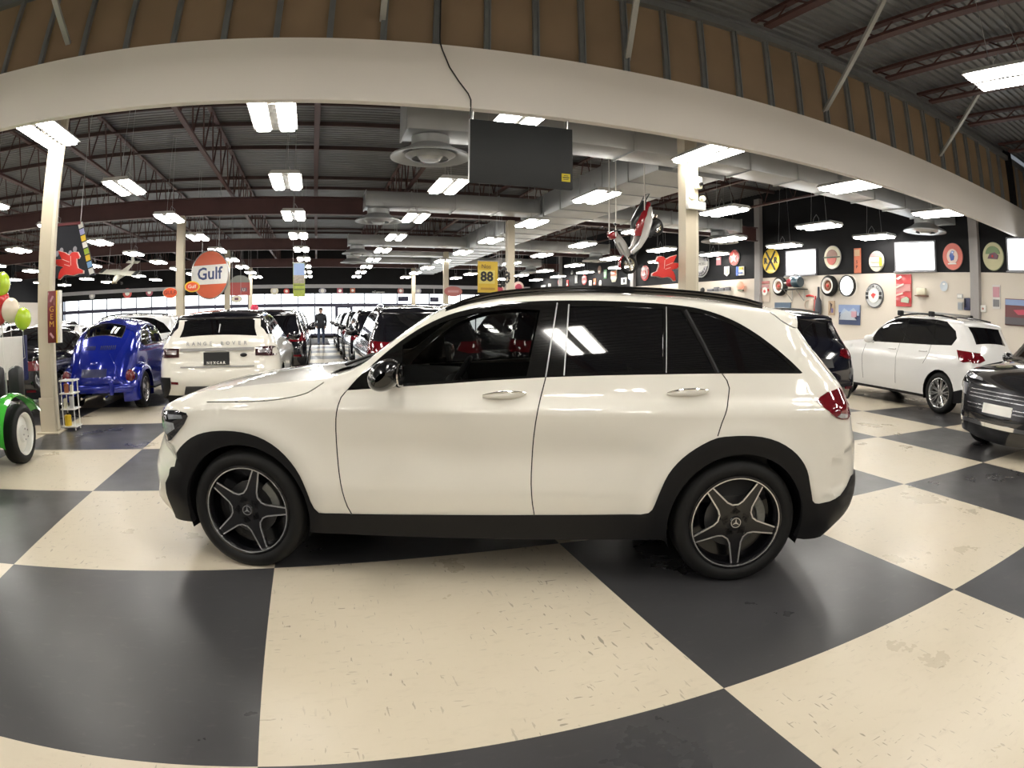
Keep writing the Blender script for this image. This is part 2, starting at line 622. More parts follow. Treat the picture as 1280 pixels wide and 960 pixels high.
# ---- the bulkhead: white fascia, brown board and steel studs above it
w = MB()
w.box(((LW + XR) / 2, BULK + .05, 4.39), (XR - LW - .04, .10, .78))
w.box(((LW + XR) / 2, BULK + .05, 3.985), (XR - LW - .04, .11, .03))
w.box(((LW + XR) / 2, BULK - .008, 4.005), (XR - LW - .04, .02, .07))
o = struct('wall_bulkhead', w, M_FASCIA)
w = MB()
w.box(((LW + XR) / 2, BULK + .17, 5.47), (XR - LW - .04, .03, 1.36))
o2 = struct('wall_bulkhead_upper', w, M_KRAFT)
w = MB()
w.box(((LW + XR) / 2, BULK + .10, 6.02), (XR - LW - .04, .14, .12))
struct('trim_7', w, M_STUD)
x = -.61 - .645 * 20
i = 0
while x < XR - .2:
    b = MB()
    b.box((x, BULK + .10, 5.38), (.075, .004, 1.2)); b.box((x - .035, BULK + .13, 5.38), (.004, .06, 1.2)); b.box((x + .035, BULK + .13, 5.38), (.004, .06, 1.2))
    b.box((x + .028, BULK + .085, 5.38), (.018, .03, 1.2))
    b.build('stud', M_STUD, o2)
    x += .645; i += 1
for i, (x, z, tx_, ty_, tz_) in enumerate(((3.94, 5.0, 3.3, 5.3, 5.85), (7.76, 5.03, 6.95, 4.7, 6.1), (11.58, 5.1, 10.5, 4.87, 6.1), (-3.45, 5.05, -3.6, 4.9, 6.05), (.66, 5.1, .5, 4.9, 6.05))):
    b = MB()
    p = Vector((x, BULK + .13, z)); q = Vector((tx_, ty_, tz_))
    m = frame(q - p, (0, 0, 1))
    L = (q - p).length
    b.xform(Matrix())
    b.box((0, 0, L / 2), (.075, .006, L)); b.box((.035, .02, L / 2), (.006, .045, L)); b.box((-.035, .02, L / 2), (.006, .045, L))
    b.xform(frame(q - p, (1, 0, 0), p))
    o = b.build('steel_brace', mat('pale_steel_brace', (.40, .40, .38), .45, .3))
    lab = ['slanting steel brace above the white fascia, left of the three on the right', 'slanting steel brace above the white fascia, middle of the three on the right',
           'slanting steel brace above the white fascia, rightmost', 'short steel brace above the white fascia at the far left', 'steel brace above the white fascia at the centre'][i]
    tag(o, lab, 'brace', 'braces of the bulkhead')

# ---- columns
CL = {(-3.95, 8.45): 'cream steel column at the left with a maroon upright sign and shelf beside it',
      (5.75, 8.45): 'cream steel column behind the white SUV with a white box on it',
      (-3.95, 17.85): 'slim cream column beside the orange ovals and big round orange sign', (5.75, 17.85): 'slim cream column beside the yellow number banner',
      (-3.95, 27.4): 'white column just right of the big round orange sign', (5.75, 27.4): 'far column over the dark SUV, nearer the yellow banner',
      (-3.95, 37.0): 'farthest column right of the red garage signs', (5.75, 37.0): 'farthest column over the dark SUV roof at the windows'}
for (x, y), lab in CL.items():
    c = thing('column', lab, 'column', (x, y, 0), 0, 'cream steel columns')
    b = MB()
    s_ = .20 if y < 9 else .22
    top = 4.42 if y > 9 else 5.0
    for dy in (-s_ / 2, s_ / 2): b.box((0, dy, top / 2), (s_, .018, top))
    b.box((0, 0, top / 2), (.014, s_, top))
    b.box((-.05, -.0, top / 2), (.10, s_ - .02, top))
    b.build('shaft', M_COLUMN, c)
    b = MB(); b.rbox((0, 0, .012), (.38, .38, .024), .005); b.box((0, -.13, .25), (.26, .012, .5))
    b.build('base_plate', M_COLUMN, c)
    if y < 9:
        b = MB(); b.rbox((.125, -.06, top / 2), (.065, .09, top - .1), .012)
        b.build('cable_duct', mat('pale_column_duct', (.60, .55, .44), .5), c)

# ---- ducts and diffusers
def duct(name, segs, label):
    r = thing(name, label, 'air duct', segs[0][0])
    o = Vector(segs[0][0])
    for k, (c, dims) in enumerate(segs):
        b = MB()
        b.rbox(Vector(c) - o, dims, .02)
        ax = 0 if dims[0] > dims[1] else 1
        n = int(dims[ax] / 1.2)
        for i in range(n + 1):
            p = list(Vector(c) - o); p[ax] += -dims[ax] / 2 + dims[ax] * i / max(n, 1)
            e = list(dims); e[ax] = .03; e = [q + (.05 if j != ax else 0) for j, q in enumerate(e)]
            b.box(p, e)
        b.build('duct_run', M_DUCT, r)
    return r


duct('air_duct', [((8.3, 9.45, 4.65), (14.0, .75, .62))], 'grey sheet-metal duct along the back of the bulkhead')
duct('air_duct', [((6.9, 25.2, 4.62), (1.5, 30.5, .62))], 'wide grey duct running straight away down the hall')
for k, (y, xl, xr) in enumerate(((16.6, 1.25, 6.1), (25.4, 1.25, 6.1), (29.6, 1.4, 6.1), (33.6, 1.6, 6.1))):
    duct('air_duct', [(((xl + xr) / 2, y, 4.60), (xr - xl, .8, .40))], 'grey branch duct to the left of the main duct, %s from the bulkhead' % ORD[k])
for k, (y, xr) in enumerate(((16.6, 13.2), (25.4, 12.8), (33.6, 12.6))):
    duct('air_duct', [(((7.7 + xr) / 2, y, 4.60), (xr - 7.7, .8, .40))], 'grey branch duct towards the right wall, %s from the bulkhead' % ORD[k])
def make_diffuser():
    r = thing('ceiling_diffuser', '', 'air diffuser')
    b = MB(); b.lathe([(.30, .33), (.30, .16), (.285, .16), (.285, .33)], n=28); b.build('collar', M_DUCT, r)
    b = MB()
    b.lathe([(.30, .20), (.42, .12), (.62, .03), (.63, .0), (.60, .0), (.42, .07), (.30, .14)], n=36)
    b.build('outer_cone', M_DUCT, r)
    b = MB()
    b.lathe([(.40, .04), (.30, -.02), (.29, -.02), (.38, .05)], n=32)
    b.lathe([(.22, .04), (.14, -.05), (0, -.06)], n=28)
    for a in range(4): b.tube((math.cos(a * PI / 2) * .2, math.sin(a * PI / 2) * .2, .03), (math.cos(a * PI / 2) * .5, math.sin(a * PI / 2) * .5, .07), .008, n=5)
    b.build('inner_rings', M_DUCT, r)
    return r


dif = make_diffuser()
for i, (x, y, z, lab) in enumerate(((1.72, 9.45, 3.985, 'large round metal diffuser hanging left of the black television'), (1.62, 16.6, 4.045, 'round diffuser under the left end of the second branch duct'),
                                    (1.62, 25.4, 4.045, 'round diffuser further back in the aisle, left end of a branch duct'), (1.7, 29.6, 4.045, 'small far round diffuser above the aisle'),
                                    (12.6, 16.6, 4.045, 'round diffuser near the right wall above the railway crossing sign'), (12.3, 25.4, 4.045, 'round diffuser behind the hanging scooter'),
                                    (12.1, 33.6, 4.045, 'small far round diffuser over the white SUV roof'), (14.2, 9.45, 3.985, 'round diffuser under the bulkhead at the far right'))):
    d = dif if i == 0 else copy_tree(dif)
    d.location = (x, y, z)
    tag(d, lab, 'air diffuser', 'round ceiling diffusers')

# ---- hanging twin-panel lights
M_LENS = mat('glowing_tube_panel', (1.0, .965, .90), .4, emit=LAMP_POWER, var=0)
M_HOUS = mat('white_light_housing', (.55, .54, .52), .4, .2)
M_REFL = mat('mirror_louvre', (.75, .75, .75), .12, .95)
def make_light(z):
    r = thing('high_bay_light', '', 'ceiling light')
    b = MB()
    b.prism([(-.30, .0), (.30, .0), (.24, .07), (-.24, .07)], -.66, .66, frame((0, -1, 0), (1, 0, 0)))
    h = b.build('housing', M_HOUS, r, 20)
    for s_ in (-1, 1):
        b = MB(); b.rbox((s_ * .165, 0, -.024), (.19, 1.24, .046), .018); b.build('tube_panel', M_LENS, r)
    b = MB()
    b.prism([(-.05, -.012), (0, .0), (.05, -.012), (.05, .0), (-.05, .0)], -.62, .62, frame((0, -1, 0), (1, 0, 0)))
    for q in range(9): b.box((0, -.6 + .15 * q, -.012), (.13, .006, .02))
    b.build('louvre', M_REFL, r, 20)
    b = MB()
    for s_ in (-.3, .3): b.tube((0, s_, .07), (0, s_ * .5, DECK - z), .005, n=5)
    b.path([(.05, .3, .07), (.08, .25, .25), (.02, .1, .32), (.01, .0, .2), (.01, 0, .07)], .006, 5)
    b.build('hanger', STEEL, r)
    return r


lt = make_light(4.05)
lt2 = make_light(4.6)
xs = [-17.2, -13.9, -10.5, -7.2, -3.82, -.61, 2.50, 5.69, 9.05, 12.3, 14.75]
first = True
for j in range(9):
    y = 7.74 + 4.02 * j
    for i, x in enumerate(xs):
        if i == 10 and j == 0: continue
        l = lt if first else copy_tree(lt)
        first = False
        l.location = (x, y, 4.05)
        tag(l, 'hanging twin-panel light, %s row behind the bulkhead, %s from the left' % (ORD[j], ORD[i]), 'ceiling light', 'hanging twin panel lights')
first = True
for j, y in enumerate((2.9, -.75, -4.8)):
    for i in range(9):
        if (i, j) == (3, 1): continue
        l = lt2 if first else copy_tree(lt2)
        first = False
        l.location = (.38 + 3.35 * (i - 4), y, 4.6)
        tag(l, 'hanging twin-panel light on the near side of the bulkhead, %s row, %s from the left' % (ORD[j], ORD[i]), 'ceiling light', 'near side hanging lights')
# ================================================================ CARS: sheet-metal charts
def catmull(pts, step):
    """smooth resample of a polyline of tuples (any length)"""
    P = [np.array(p, float) for p in pts]
    out = []
    for i in range(len(P) - 1):
        p0 = P[max(i - 1, 0)]; p1 = P[i]; p2 = P[i + 1]; p3 = P[min(i + 2, len(P) - 1)]
        L = np.hypot(*(p2 - p1)[:2])
        n = max(1, int(round(L / step)))
        d1 = np.hypot(*(p1 - p0)[:2]) ** .5 + 1e-9; d2 = L ** .5 + 1e-9; d3 = np.hypot(*(p3 - p2)[:2]) ** .5 + 1e-9
        m1 = (p2 - p1) if i == 0 else ((p1 - p0) / d1 - (p2 - p0) / (d1 + d2) + (p2 - p1) / d2) * d2
        m2 = (p2 - p1) if i == len(P) - 2 else ((p2 - p1) / d2 - (p3 - p1) / (d2 + d3) + (p3 - p2) / d3) * d2
        for k in range(n):
            t = k / n
            out.append((2 * t ** 3 - 3 * t ** 2 + 1) * p1 + (t ** 3 - 2 * t ** 2 + t) * m1 + (-2 * t ** 3 + 3 * t ** 2) * p2 + (t ** 3 - t ** 2) * m2)
    out.append(P[-1])
    return np.array(out)


def linear(pts, step, closed=False):
    out = []
    P = [np.array(p, float) for p in pts]
    if closed: P = P + [P[0]]
    for a, b in zip(P[:-1], P[1:]):
        n = max(1, int(math.ceil(np.hypot(*(b - a)[:2]) / step)))
        for k in range(n): out.append(a + (b - a) * k / n)
    if not closed: out.append(P[-1])
    return np.array(out)


def pip(poly, pts):
    poly = np.asarray(poly)[:, :2]
    x, y = pts[:, 0], pts[:, 1]
    inside = np.zeros(len(pts), bool)
    n = len(poly)
    for i in range(n):
        x0, y0 = poly[i - 1]; x1, y1 = poly[i]
        c = (y0 > y) != (y1 > y)
        if not c.any(): continue
        inside ^= c & (x < (x1 - x0) * (y - y0) / (y1 - y0 + 1e-15) + x0)
    return inside


def segdist(poly, pts, closed=True):
    """distance, segment index, parameter of the nearest point on a polyline"""
    A = np.asarray(poly)[:, :2]
    B = np.roll(A, -1, 0)
    if not closed: A, B = A[:-1], B[:-1]
    D = B - A
    L2 = (D ** 2).sum(1) + 1e-15
    best = np.full(len(pts), 1e9); bi = np.zeros(len(pts), int); bt = np.zeros(len(pts))
    for i in range(len(A)):
        t = np.clip(((pts - A[i]) @ D[i]) / L2[i], 0, 1)
        q = A[i] + t[:, None] * D[i]
        d = np.hypot(*(pts - q).T)
        m = d < best
        best[m] = d[m]; bi[m] = i; bt[m] = t[m]
    return best, bi, bt


class Chart:
    """Car body. Local x runs front to rear, y across (camera-left side of a forward car is +), z up.
    outline: (x, z, R, depth, crown) over the top from the front lower lip to the rear lower lip."""

    def __init__(s, outline, hw, inset, bottom, step=0.05, smooth=True):
        s.hw = hw
        s.inset = inset
        s.out = catmull(outline, step) if smooth else linear(outline, step)
        s.bottom = linear([tuple(s.out[-1][:2])] + list(bottom) + [tuple(s.out[0][:2])], step)[1:-1]
        s.poly = np.vstack([s.out[:, :2], s.bottom])
        s.step = step
        n = np.gradient(s.out[:, :2], axis=0)
        n = np.c_[-n[:, 1], n[:, 0]]
        s.nrm = n / (np.hypot(*n.T)[:, None] + 1e-9)

    def y(s, P):
        P = np.asarray(P, float)
        d, i, t = segdist(s.out, P, False)
        a = s.out[i, 2:4]; b = s.out[i + 1, 2:4]
        rd = a + (b - a) * t[:, None]
        q = np.clip(d / rd[:, 0], 0, 1)
        return s.hw - s.inset(P[:, 0], P[:, 1]) - rd[:, 1] * (1 - np.sqrt(np.maximum(0, 1 - (1 - q) ** 2)))

    def normals(s, P):
        P = np.asarray(P, float).copy()
        d, i, t = segdist(s.out, P, False)
        n = s.nrm[i] + (s.nrm[i + 1] - s.nrm[i]) * t[:, None]
        near = d < 0.004
        P[near] -= n[near] * 0.004
        h = 0.0025
        fx = (s.y(P + [h, 0]) - s.y(P - [h, 0])) / (2 * h)
        fz = (s.y(P + [0, h]) - s.y(P - [0, h])) / (2 * h)
        N = np.c_[-fx, np.ones(len(P)), -fz]
        return N / np.linalg.norm(N, axis=1)[:, None]

    def triangulate(s, polys, grid, lines=()):
        """polys: extra closed constraint polygons; returns points and triangles inside the body polygon"""
        V = []; E = []

        def loop(p, closed=True):
            b = len(V)
            V.extend([tuple(q[:2]) for q in p])
            n = len(p)
            E.extend([(b + k, b + (k + 1) % n) for k in range(n if closed else n - 1)])
        loop(s.poly)
        for p in polys: loop(linear(p, s.step, True))
        lo = s.poly.min(0); hi = s.poly.max(0)
        gx = np.arange(lo[0], hi[0], grid)
        gz = np.arange(lo[1], hi[1], grid)
        G = np.array([(x + (grid / 2 if j % 2 else 0), z) for j, z in enumerate(gz) for x in gx])
        rings = []
        for f in (0.03, 0.12, 0.3, 0.55, 0.85):
            rings.append(s.out[::1, :2] - s.nrm[::1] * (s.out[::1, 2:3] * f))
        R = np.vstack(rings)
        dR, iR, tR = segdist(s.out, R, False)
        want = np.concatenate([s.out[:, 2] * f for f in (0.03, 0.12, 0.3, 0.55, 0.85)])
        R = R[np.abs(dR - want) < 0.1 * want + 1e-4]
        dG, iG, tG = segdist(s.out, G, False)
        G = G[dG > s.out[iG, 2] * 0.9]
        Q = np.vstack([G, R])
        Q = Q[pip(s.poly, Q)]
        keep = segdist(s.poly, Q)[0] > 0.003
        for p in polys:
            keep &= segdist(linear(p, s.step, True), Q)[0] > 0.006
        V.extend([tuple(q) for q in Q[keep]])
        r = geometry.delaunay_2d_cdt([Vector(v) for v in V], E, [], 0, 1e-5)
        P = np.array([tuple(v) for v in r[0]])
        T = np.array([tuple(f) for f in r[2]])
        cen = P[T].mean(1)
        return P, T, cen, pip(s.poly, cen)

    def pair(s, P, T, name, m, parents, **kw):
        """one panel on each flank, each an object of its own"""
        if not isinstance(parents, (list, tuple)): parents = (parents, parents)
        return [s.sheet(P, T, name, m, p, sides=(sg,), **kw) for sg, p in zip((1, -1), parents)]

    def sheet(s, P, T, name, m, parent, sides=(1, -1), off=0.0, label=None, extra=None, rim=0.0):
        """lift triangles T on both flanks into one mesh with exact normals"""
        u = np.unique(T)
        idx = -np.ones(len(P), int); idx[u] = np.arange(len(u))
        Q = P[u]; Y = s.y(Q); N = s.normals(Q)
        V = []; F = []; NN = []
        for sg in sides:
            b = len(V)
            W = np.c_[Q[:, 0] + N[:, 0] * off, (Y + N[:, 1] * off) * sg, Q[:, 1] + N[:, 2] * off]
            V += [tuple(w) for w in W]
            NN += [(n[0], n[1] * sg, n[2]) for n in N]
            for t in idx[T]:
                a, c, d = (int(k) + b for k in t)
                x = np.cross(W[c - b] - W[a - b], W[d - b] - W[a - b])
                F.append((a, c, d) if x[1] * sg > 0 else (a, d, c))
            if rim:
                cnt = {}
                for t in idx[T]:
                    for k in range(3):
                        e = tuple(sorted((int(t[k]), int(t[(k + 1) % 3]))))
                        cnt[e] = cnt.get(e, 0) + 1
                for (a, c), q in cnt.items():
                    if q == 1:
                        z = len(V)
                        for k in (a, c):
                            V.append(tuple(W[k] - np.array([N[k][0], N[k][1] * sg, N[k][2]]) * rim))
                            NN.append(NN[b + k])
                        F.append((a + b, c + b, z + 1, z))
        mats = [m] if not isinstance(m, (list, tuple)) else list(m)
        mi = [0] * len(F)
        if extra:
            eV, eF, eN, em = extra
            b = len(V)
            V += eV; NN += eN; F += [tuple(b + k for k in f) for f in eF]; mi += [em] * len(eF)
        me = bpy.data.meshes.new(name)
        me.from_pydata(V, [], F)
        for q in mats: me.materials.append(q)
        if len(mats) > 1: me.polygons.foreach_set('material_index', mi)
        me.polygons.foreach_set('use_smooth', [True] * len(me.polygons))
        me.update()
        me.normals_split_custom_set_from_vertices(NN)
        o = bpy.data.objects.new(name, me)
        COL.objects.link(o)
        if parent is not None: o.parent = parent
        if label: o['label'] = label
        return o

    def bridge(s, i0, i1, v0=-1.0, v1=1.0, nv=16, off=0.0, vtaper=None):
        """surface between the two flanks for outline samples i0..i1"""
        O = s.out[i0:i1 + 1]; N = s.nrm[i0:i1 + 1]
        Y = s.y(O[:, :2])
        V = []; NN = []; F = []
        n = len(O)

        def pt(i, v):
            i = min(max(i, 0), n - 1)
            c = O[i, 4] * (1 - v * v)
            return np.array([O[i, 0] + N[i, 0] * c, Y[i] * v, O[i, 1] + N[i, 1] * c])
        for i in range(n):
            for j in range(nv + 1):
                v = v0 + (v1 - v0) * j / nv
                p = pt(i, v)
                a = pt(i + 1, v) - pt(i - 1, v); b = pt(i, v + 0.01) - pt(i, v - 0.01)
                k = np.cross(a, b); k = k / (np.linalg.norm(k) + 1e-12)
                if k @ np.array([N[i, 0], 0, N[i, 1]]) < 0: k = -k
                V.append(tuple(p + k * off)); NN.append(tuple(k))
        for i in range(n - 1):
            for j in range(nv):
                a = i * (nv + 1) + j
                q = (a, a + 1, a + nv + 2, a + nv + 1)
                x = np.cross(np.array(V[q[1]]) - V[q[0]], np.array(V[q[3]]) - V[q[0]])
                if x @ np.array(NN[a]) < 0: q = q[::-1]
                F.append(q)
        return V, F, NN

    def index(s, x, z, lo=0):
        return lo + int(np.argmin(np.hypot(s.out[lo:, 0] - x, s.out[lo:, 1] - z)))


def from_bridge(b, name, m, parent, thick=0.0, label=None):
    V, F, N = b
    me = bpy.data.meshes.new(name)
    V = list(V); F = list(F); N = list(N)
    if thick:
        cnt = {}
        for f in F:
            for k in range(len(f)):
                e = tuple(sorted((f[k], f[(k + 1) % len(f)])))
                cnt[e] = cnt.get(e, 0) + 1
        for (a, c), q in cnt.items():
            if q == 1:
                z = len(V)
                for k in (a, c):
                    V.append(tuple(np.array(V[k]) - np.array(N[k]) * thick)); N.append(N[k])
                F.append((a, c, z + 1, z))
    me.from_pydata(V, [], F)
    me.materials.append(m)
    me.polygons.foreach_set('use_smooth', [True] * len(me.polygons))
    me.update()
    me.normals_split_custom_set_from_vertices(N)
    o = bpy.data.objects.new(name, me)
    COL.objects.link(o)
    if parent is not None: o.parent = parent
    if label: o['label'] = label
    return o


def arch(xc, zc, r, z0, n=22, rz=None):
    """wheel opening walked from the rear foot over the top to the front foot"""
    rz = rz or r
    a0 = math.asin(max(-1, min(1, (z0 - zc) / rz)))
    return [(xc + r * math.cos(a0 + (PI - 2 * a0) * k / n), zc + rz * math.sin(a0 + (PI - 2 * a0) * k / n)) for k in range(n + 1)]


class Skin:
    """projects flat outlines onto finished body meshes along x (front/rear), y or z"""

    def __init__(s, objs):
        V = []; F = []
        for o in objs:
            b = len(V)
            V += [v.co.copy() for v in o.data.vertices]
            F += [tuple(b + k for k in p.vertices) for p in o.data.polygons]
        s.t = BVHTree.FromPolygons(V, F)
        s.xmax = max(v[0] for v in V); s.xmin = min(v[0] for v in V)

    def panel(s, poly, way, name, m, parent, off=0.006, thick=0.03, grid=0.05, label=None):
        sgn = 1 if way in ('rear', 'top', 'right') else -1
        ax = {'rear': 0, 'front': 0, 'top': 2, 'right': 1, 'left': 1}[way]
        L = linear(poly, grid, True)
        lo, hi = L.min(0), L.max(0)
        G = np.array([(x, y) for x in np.arange(lo[0] + grid / 2, hi[0], grid) for y in np.arange(lo[1] + grid / 2, hi[1], grid)]).reshape(-1, 2)
        V = [Vector(p) for p in L]
        if len(G):
            G = G[pip(L, G)]
            if len(G): G = G[segdist(L, G)[0] > grid * 0.3]
            V += [Vector(g) for g in G]
        n = len(L)
        r = geometry.delaunay_2d_cdt(V, [(k, (k + 1) % n) for k in range(n)], [], 0, 1e-5)
        P = np.array([tuple(v) for v in r[0]]); T = np.array([tuple(f) for f in r[2]])
        T = T[pip(L, P[T].mean(1))]
        W = []
        ext = s.xmax if sgn > 0 else s.xmin
        for p in P:
            if ax == 0: o = Vector((6 * sgn, p[0], p[1])); d = Vector((-sgn, 0, 0))
            elif ax == 1: o = Vector((p[0], 4 * sgn, p[1])); d = Vector((0, -sgn, 0))
            else: o = Vector((p[0], p[1], 5)); d = Vector((0, 0, -1))
            h, nn, i, ds = s.t.ray_cast(o, d)
            if ax == 0:
                k_ = 0
                while (h is None or abs(h[0] - ext) > 1.0) and k_ < 40:
                    o.y *= .98; k_ += 1
                    h, nn, i, ds = s.t.ray_cast(o, d)
            if h is None:
                h = s.t.find_nearest(o + d * 4)[0]
                h = Vector((h[0], p[0], p[1])) if ax == 0 else h
            W.append(h - d * off)
        b = MB()
        F = []
        D = Vector((0, 0, 0)); D[ax] = sgn
        for t in T:
            a, c, e = (int(k) for k in t)
            F.append((a, c, e) if (W[c] - W[a]).cross(W[e] - W[a]).dot(D) > 0 else (a, e, c))
        cnt = {}
        for f in F:
            for k in range(3):
                e = (f[k], f[(k + 1) % 3])
                cnt[tuple(sorted(e))] = None if tuple(sorted(e)) in cnt else e
        V2 = list(W)
        for e in cnt.values():
            if e is None: continue
            z = len(V2)
            V2 += [W[e[0]] - D * thick, W[e[1]] - D * thick]
            F.append((e[1], e[0], z, z + 1))
        b.add(V2, F)
        return b.build(name, m, parent, 35, False, label)


# ---------------------------------------------------------------- wheels
def wheel(parent, x, y, z, r, rr, w, side, style='multi', rim_mat=None, name='wheel'):
    """tyre + rim + hub; side=+1/-1 is the outward y direction"""
    rim_mat = rim_mat or SILVER
    m = frame((0, side, 0), (1, 0, 0), (x, y, z))
    b = MB()
    hw = w / 2
    b.lathe([(rr, -hw * .8), (rr + .02, -hw), (r - .035, -hw * 1.02), (r - .012, -hw * .92), (r, -hw * .7), (r, hw * .7), (r - .012, hw * .92), (r - .035, hw * 1.03), (rr + .045, hw * 1.06), (rr + .02, hw), (rr, hw * .8)], m, 48)
    for q in (-.38, 0, .38):
        b.lathe([(r + .001, hw * q - .006), (r + .003, hw * q - .006), (r + .003, hw * q + .006), (r + .001, hw * q + .006)], m, 48)
    t = b.build('tyre', RUBBER, parent, 50)
    b = MB()
    b.lathe([(rr + .012, hw * .98), (rr + .002, hw * 1.0), (rr - .012, hw * .86), (rr - .02, hw * .3), (rr - .02, -hw * .7)], m, 48)
    b.build('rim', rim_mat, t, 50)
    b = MB()
    b.lathe([(0, hw * .2), (rr * .62, hw * .2), (rr * .62, hw * .12), (0, hw * .12)], m, 32)
    b.build('brake_disc', mat('dull_disc_steel', (.10, .10, .10), .4, .7), t)
    if style == 'multi':
        b = MB()
        for k in range(10):
            a = 2 * PI * k / 10 + .1
            for da in (-.09, .09):
                p = m @ Vector((math.cos(a + da * .4) * .05, math.sin(a + da * .4) * .05, hw * .62))
                q = m @ Vector((math.cos(a + da * 1.2) * (rr - .012), math.sin(a + da * 1.2) * (rr - .012), hw * .8))
                b.tube(p, q, .013, .010, 6)
        b.lathe([(0, hw * .72), (.045, hw * .72), (.062, hw * .55), (.062, hw * .3)], m, 24)
        b.build('spokes', rim_mat, t)
    elif style == 'disc':
        b = MB()
        b.lathe([(0, hw * .95), (.06, hw * .9), (.075, hw * .7), (rr * .62, hw * .55), (rr * .8, hw * .7), (rr - .01, hw * .6)], m, 32)
        b.build('hub_cap', rim_mat, t)
    return t, m, hw


def star_spokes(t, m, hw, rr, ang, caliper):
    """black five-arm star wheel whose arm edges are machined bright"""
    blk = MB(); sil = MB()
    for k in range(5):
        a = ang + 2 * PI * k / 5
        R2 = Matrix.Rotation(a, 4, 'Z')
        b2 = [(0.03, .062), (.085, .05), (.115, .034), (rr - .004, .021), (rr - .004, -.021), (.115, -.034), (.085, -.05), (.03, -.062)]
        blk.prism(b2, hw * .55, hw * .80, m @ R2)
        nx = Matrix.Rotation(a + 2 * PI / 5, 4, 'Z')
        c0 = [R2 @ Vector((q[0], q[1], 0)) for q in ((rr - .004, .0185), (.125, .034), (.095, .047))]
        c1 = [nx @ Vector((q[0], q[1], 0)) for q in ((.095, -.047), (.125, -.034), (rr - .004, -.0185))]
        pts = c0 + c1
        pts = [Vector(p) for p in catmull([tuple(p)[:2] for p in pts], .012).tolist()] if False else pts
        zz = hw * .81
        for p, q in zip(pts[:-1], pts[1:]):
            d = (q - p).normalized(); n = Vector((-d.y, d.x, 0)) * .0042
            p2 = p - d * .003; q2 = q + d * .003
            vs = [m @ Vector((v.x, v.y, zz)) for v in (p2 - n, q2 - n, q2 + n, p2 + n)] + [m @ Vector((v.x, v.y, zz - .012)) for v in (p2 - n, q2 - n, q2 + n, p2 + n)]
            sil.add(vs, [(0, 1, 2, 3), (7, 6, 5, 4), (0, 4, 5, 1), (1, 5, 6, 2), (2, 6, 7, 3), (3, 7, 4, 0)])
        e0 = R2 @ Vector((rr - .004, .0185, 0)); e1 = R2 @ Vector((rr - .004, -.0185, 0))
        sil.tube(m @ Vector((e0.x, e0.y, zz)), m @ Vector((e1.x, e1.y, zz)), .0035, n=6)
    blk.lathe([(0, hw * .82), (.03, hw * .82), (.075, hw * .78), (.085, hw * .5)], m, 30)
    for k in range(5):
        a = ang + PI / 5 + 2 * PI * k / 5
        blk.lathe([(.011, hw * .80), (.011, hw * .74), (0, hw * .74)], m @ Matrix.Translation((math.cos(a) * .056, math.sin(a) * .056, .004)), 8)
    blk.build('spokes', RIMBLK, t)
    sil.lathe([(rr + .003, hw * .99), (rr - .0035, hw * .99), (rr - .0035, hw * .9), (rr + .003, hw * .9)], m, 64)
    sil.build('spoke_edges', SILVER, t, label='machined bright spoke edges')
    c = MB()
    c.lathe([(0, hw * .88), (.033, hw * .88), (.037, hw * .84), (.037, hw * .7)], m, 28)
    cap = c.build('hub_cap', RIMBLK, t)
    e = MB()
    for k in range(3):
        a = PI / 2 + 2 * PI * k / 3
        w = .0055
        e.prism([(math.cos(a) * .026, math.sin(a) * .026), (math.cos(a + PI / 2) * w, math.sin(a + PI / 2) * w), (0, 0), (math.cos(a - PI / 2) * w, math.sin(a - PI / 2) * w)][::-1], hw * .88, hw * .90, m)
    e.lathe([(.030, hw * .88), (.030, hw * .905), (.026, hw * .905), (.026, hw * .88), (.030, hw * .88)], m, 28)
    e.build('star_emblem', SILVER, t, label='bright three pointed star emblem in a ring')
    # caliper
    c = MB()
    a = caliper
    for k in range(6):
        q = a - .38 + .76 * k / 5
        c.rbox(m @ Vector((math.cos(q) * rr * .66, math.sin(q) * rr * .66, hw * .22)), (.055, .055, .055), .012, m.to_3x3() @ Matrix.Rotation(q, 3, 'Z'))
    c.build('brake_caliper', mat('caliper_grey', (.22, .22, .2), .4, .4), t)
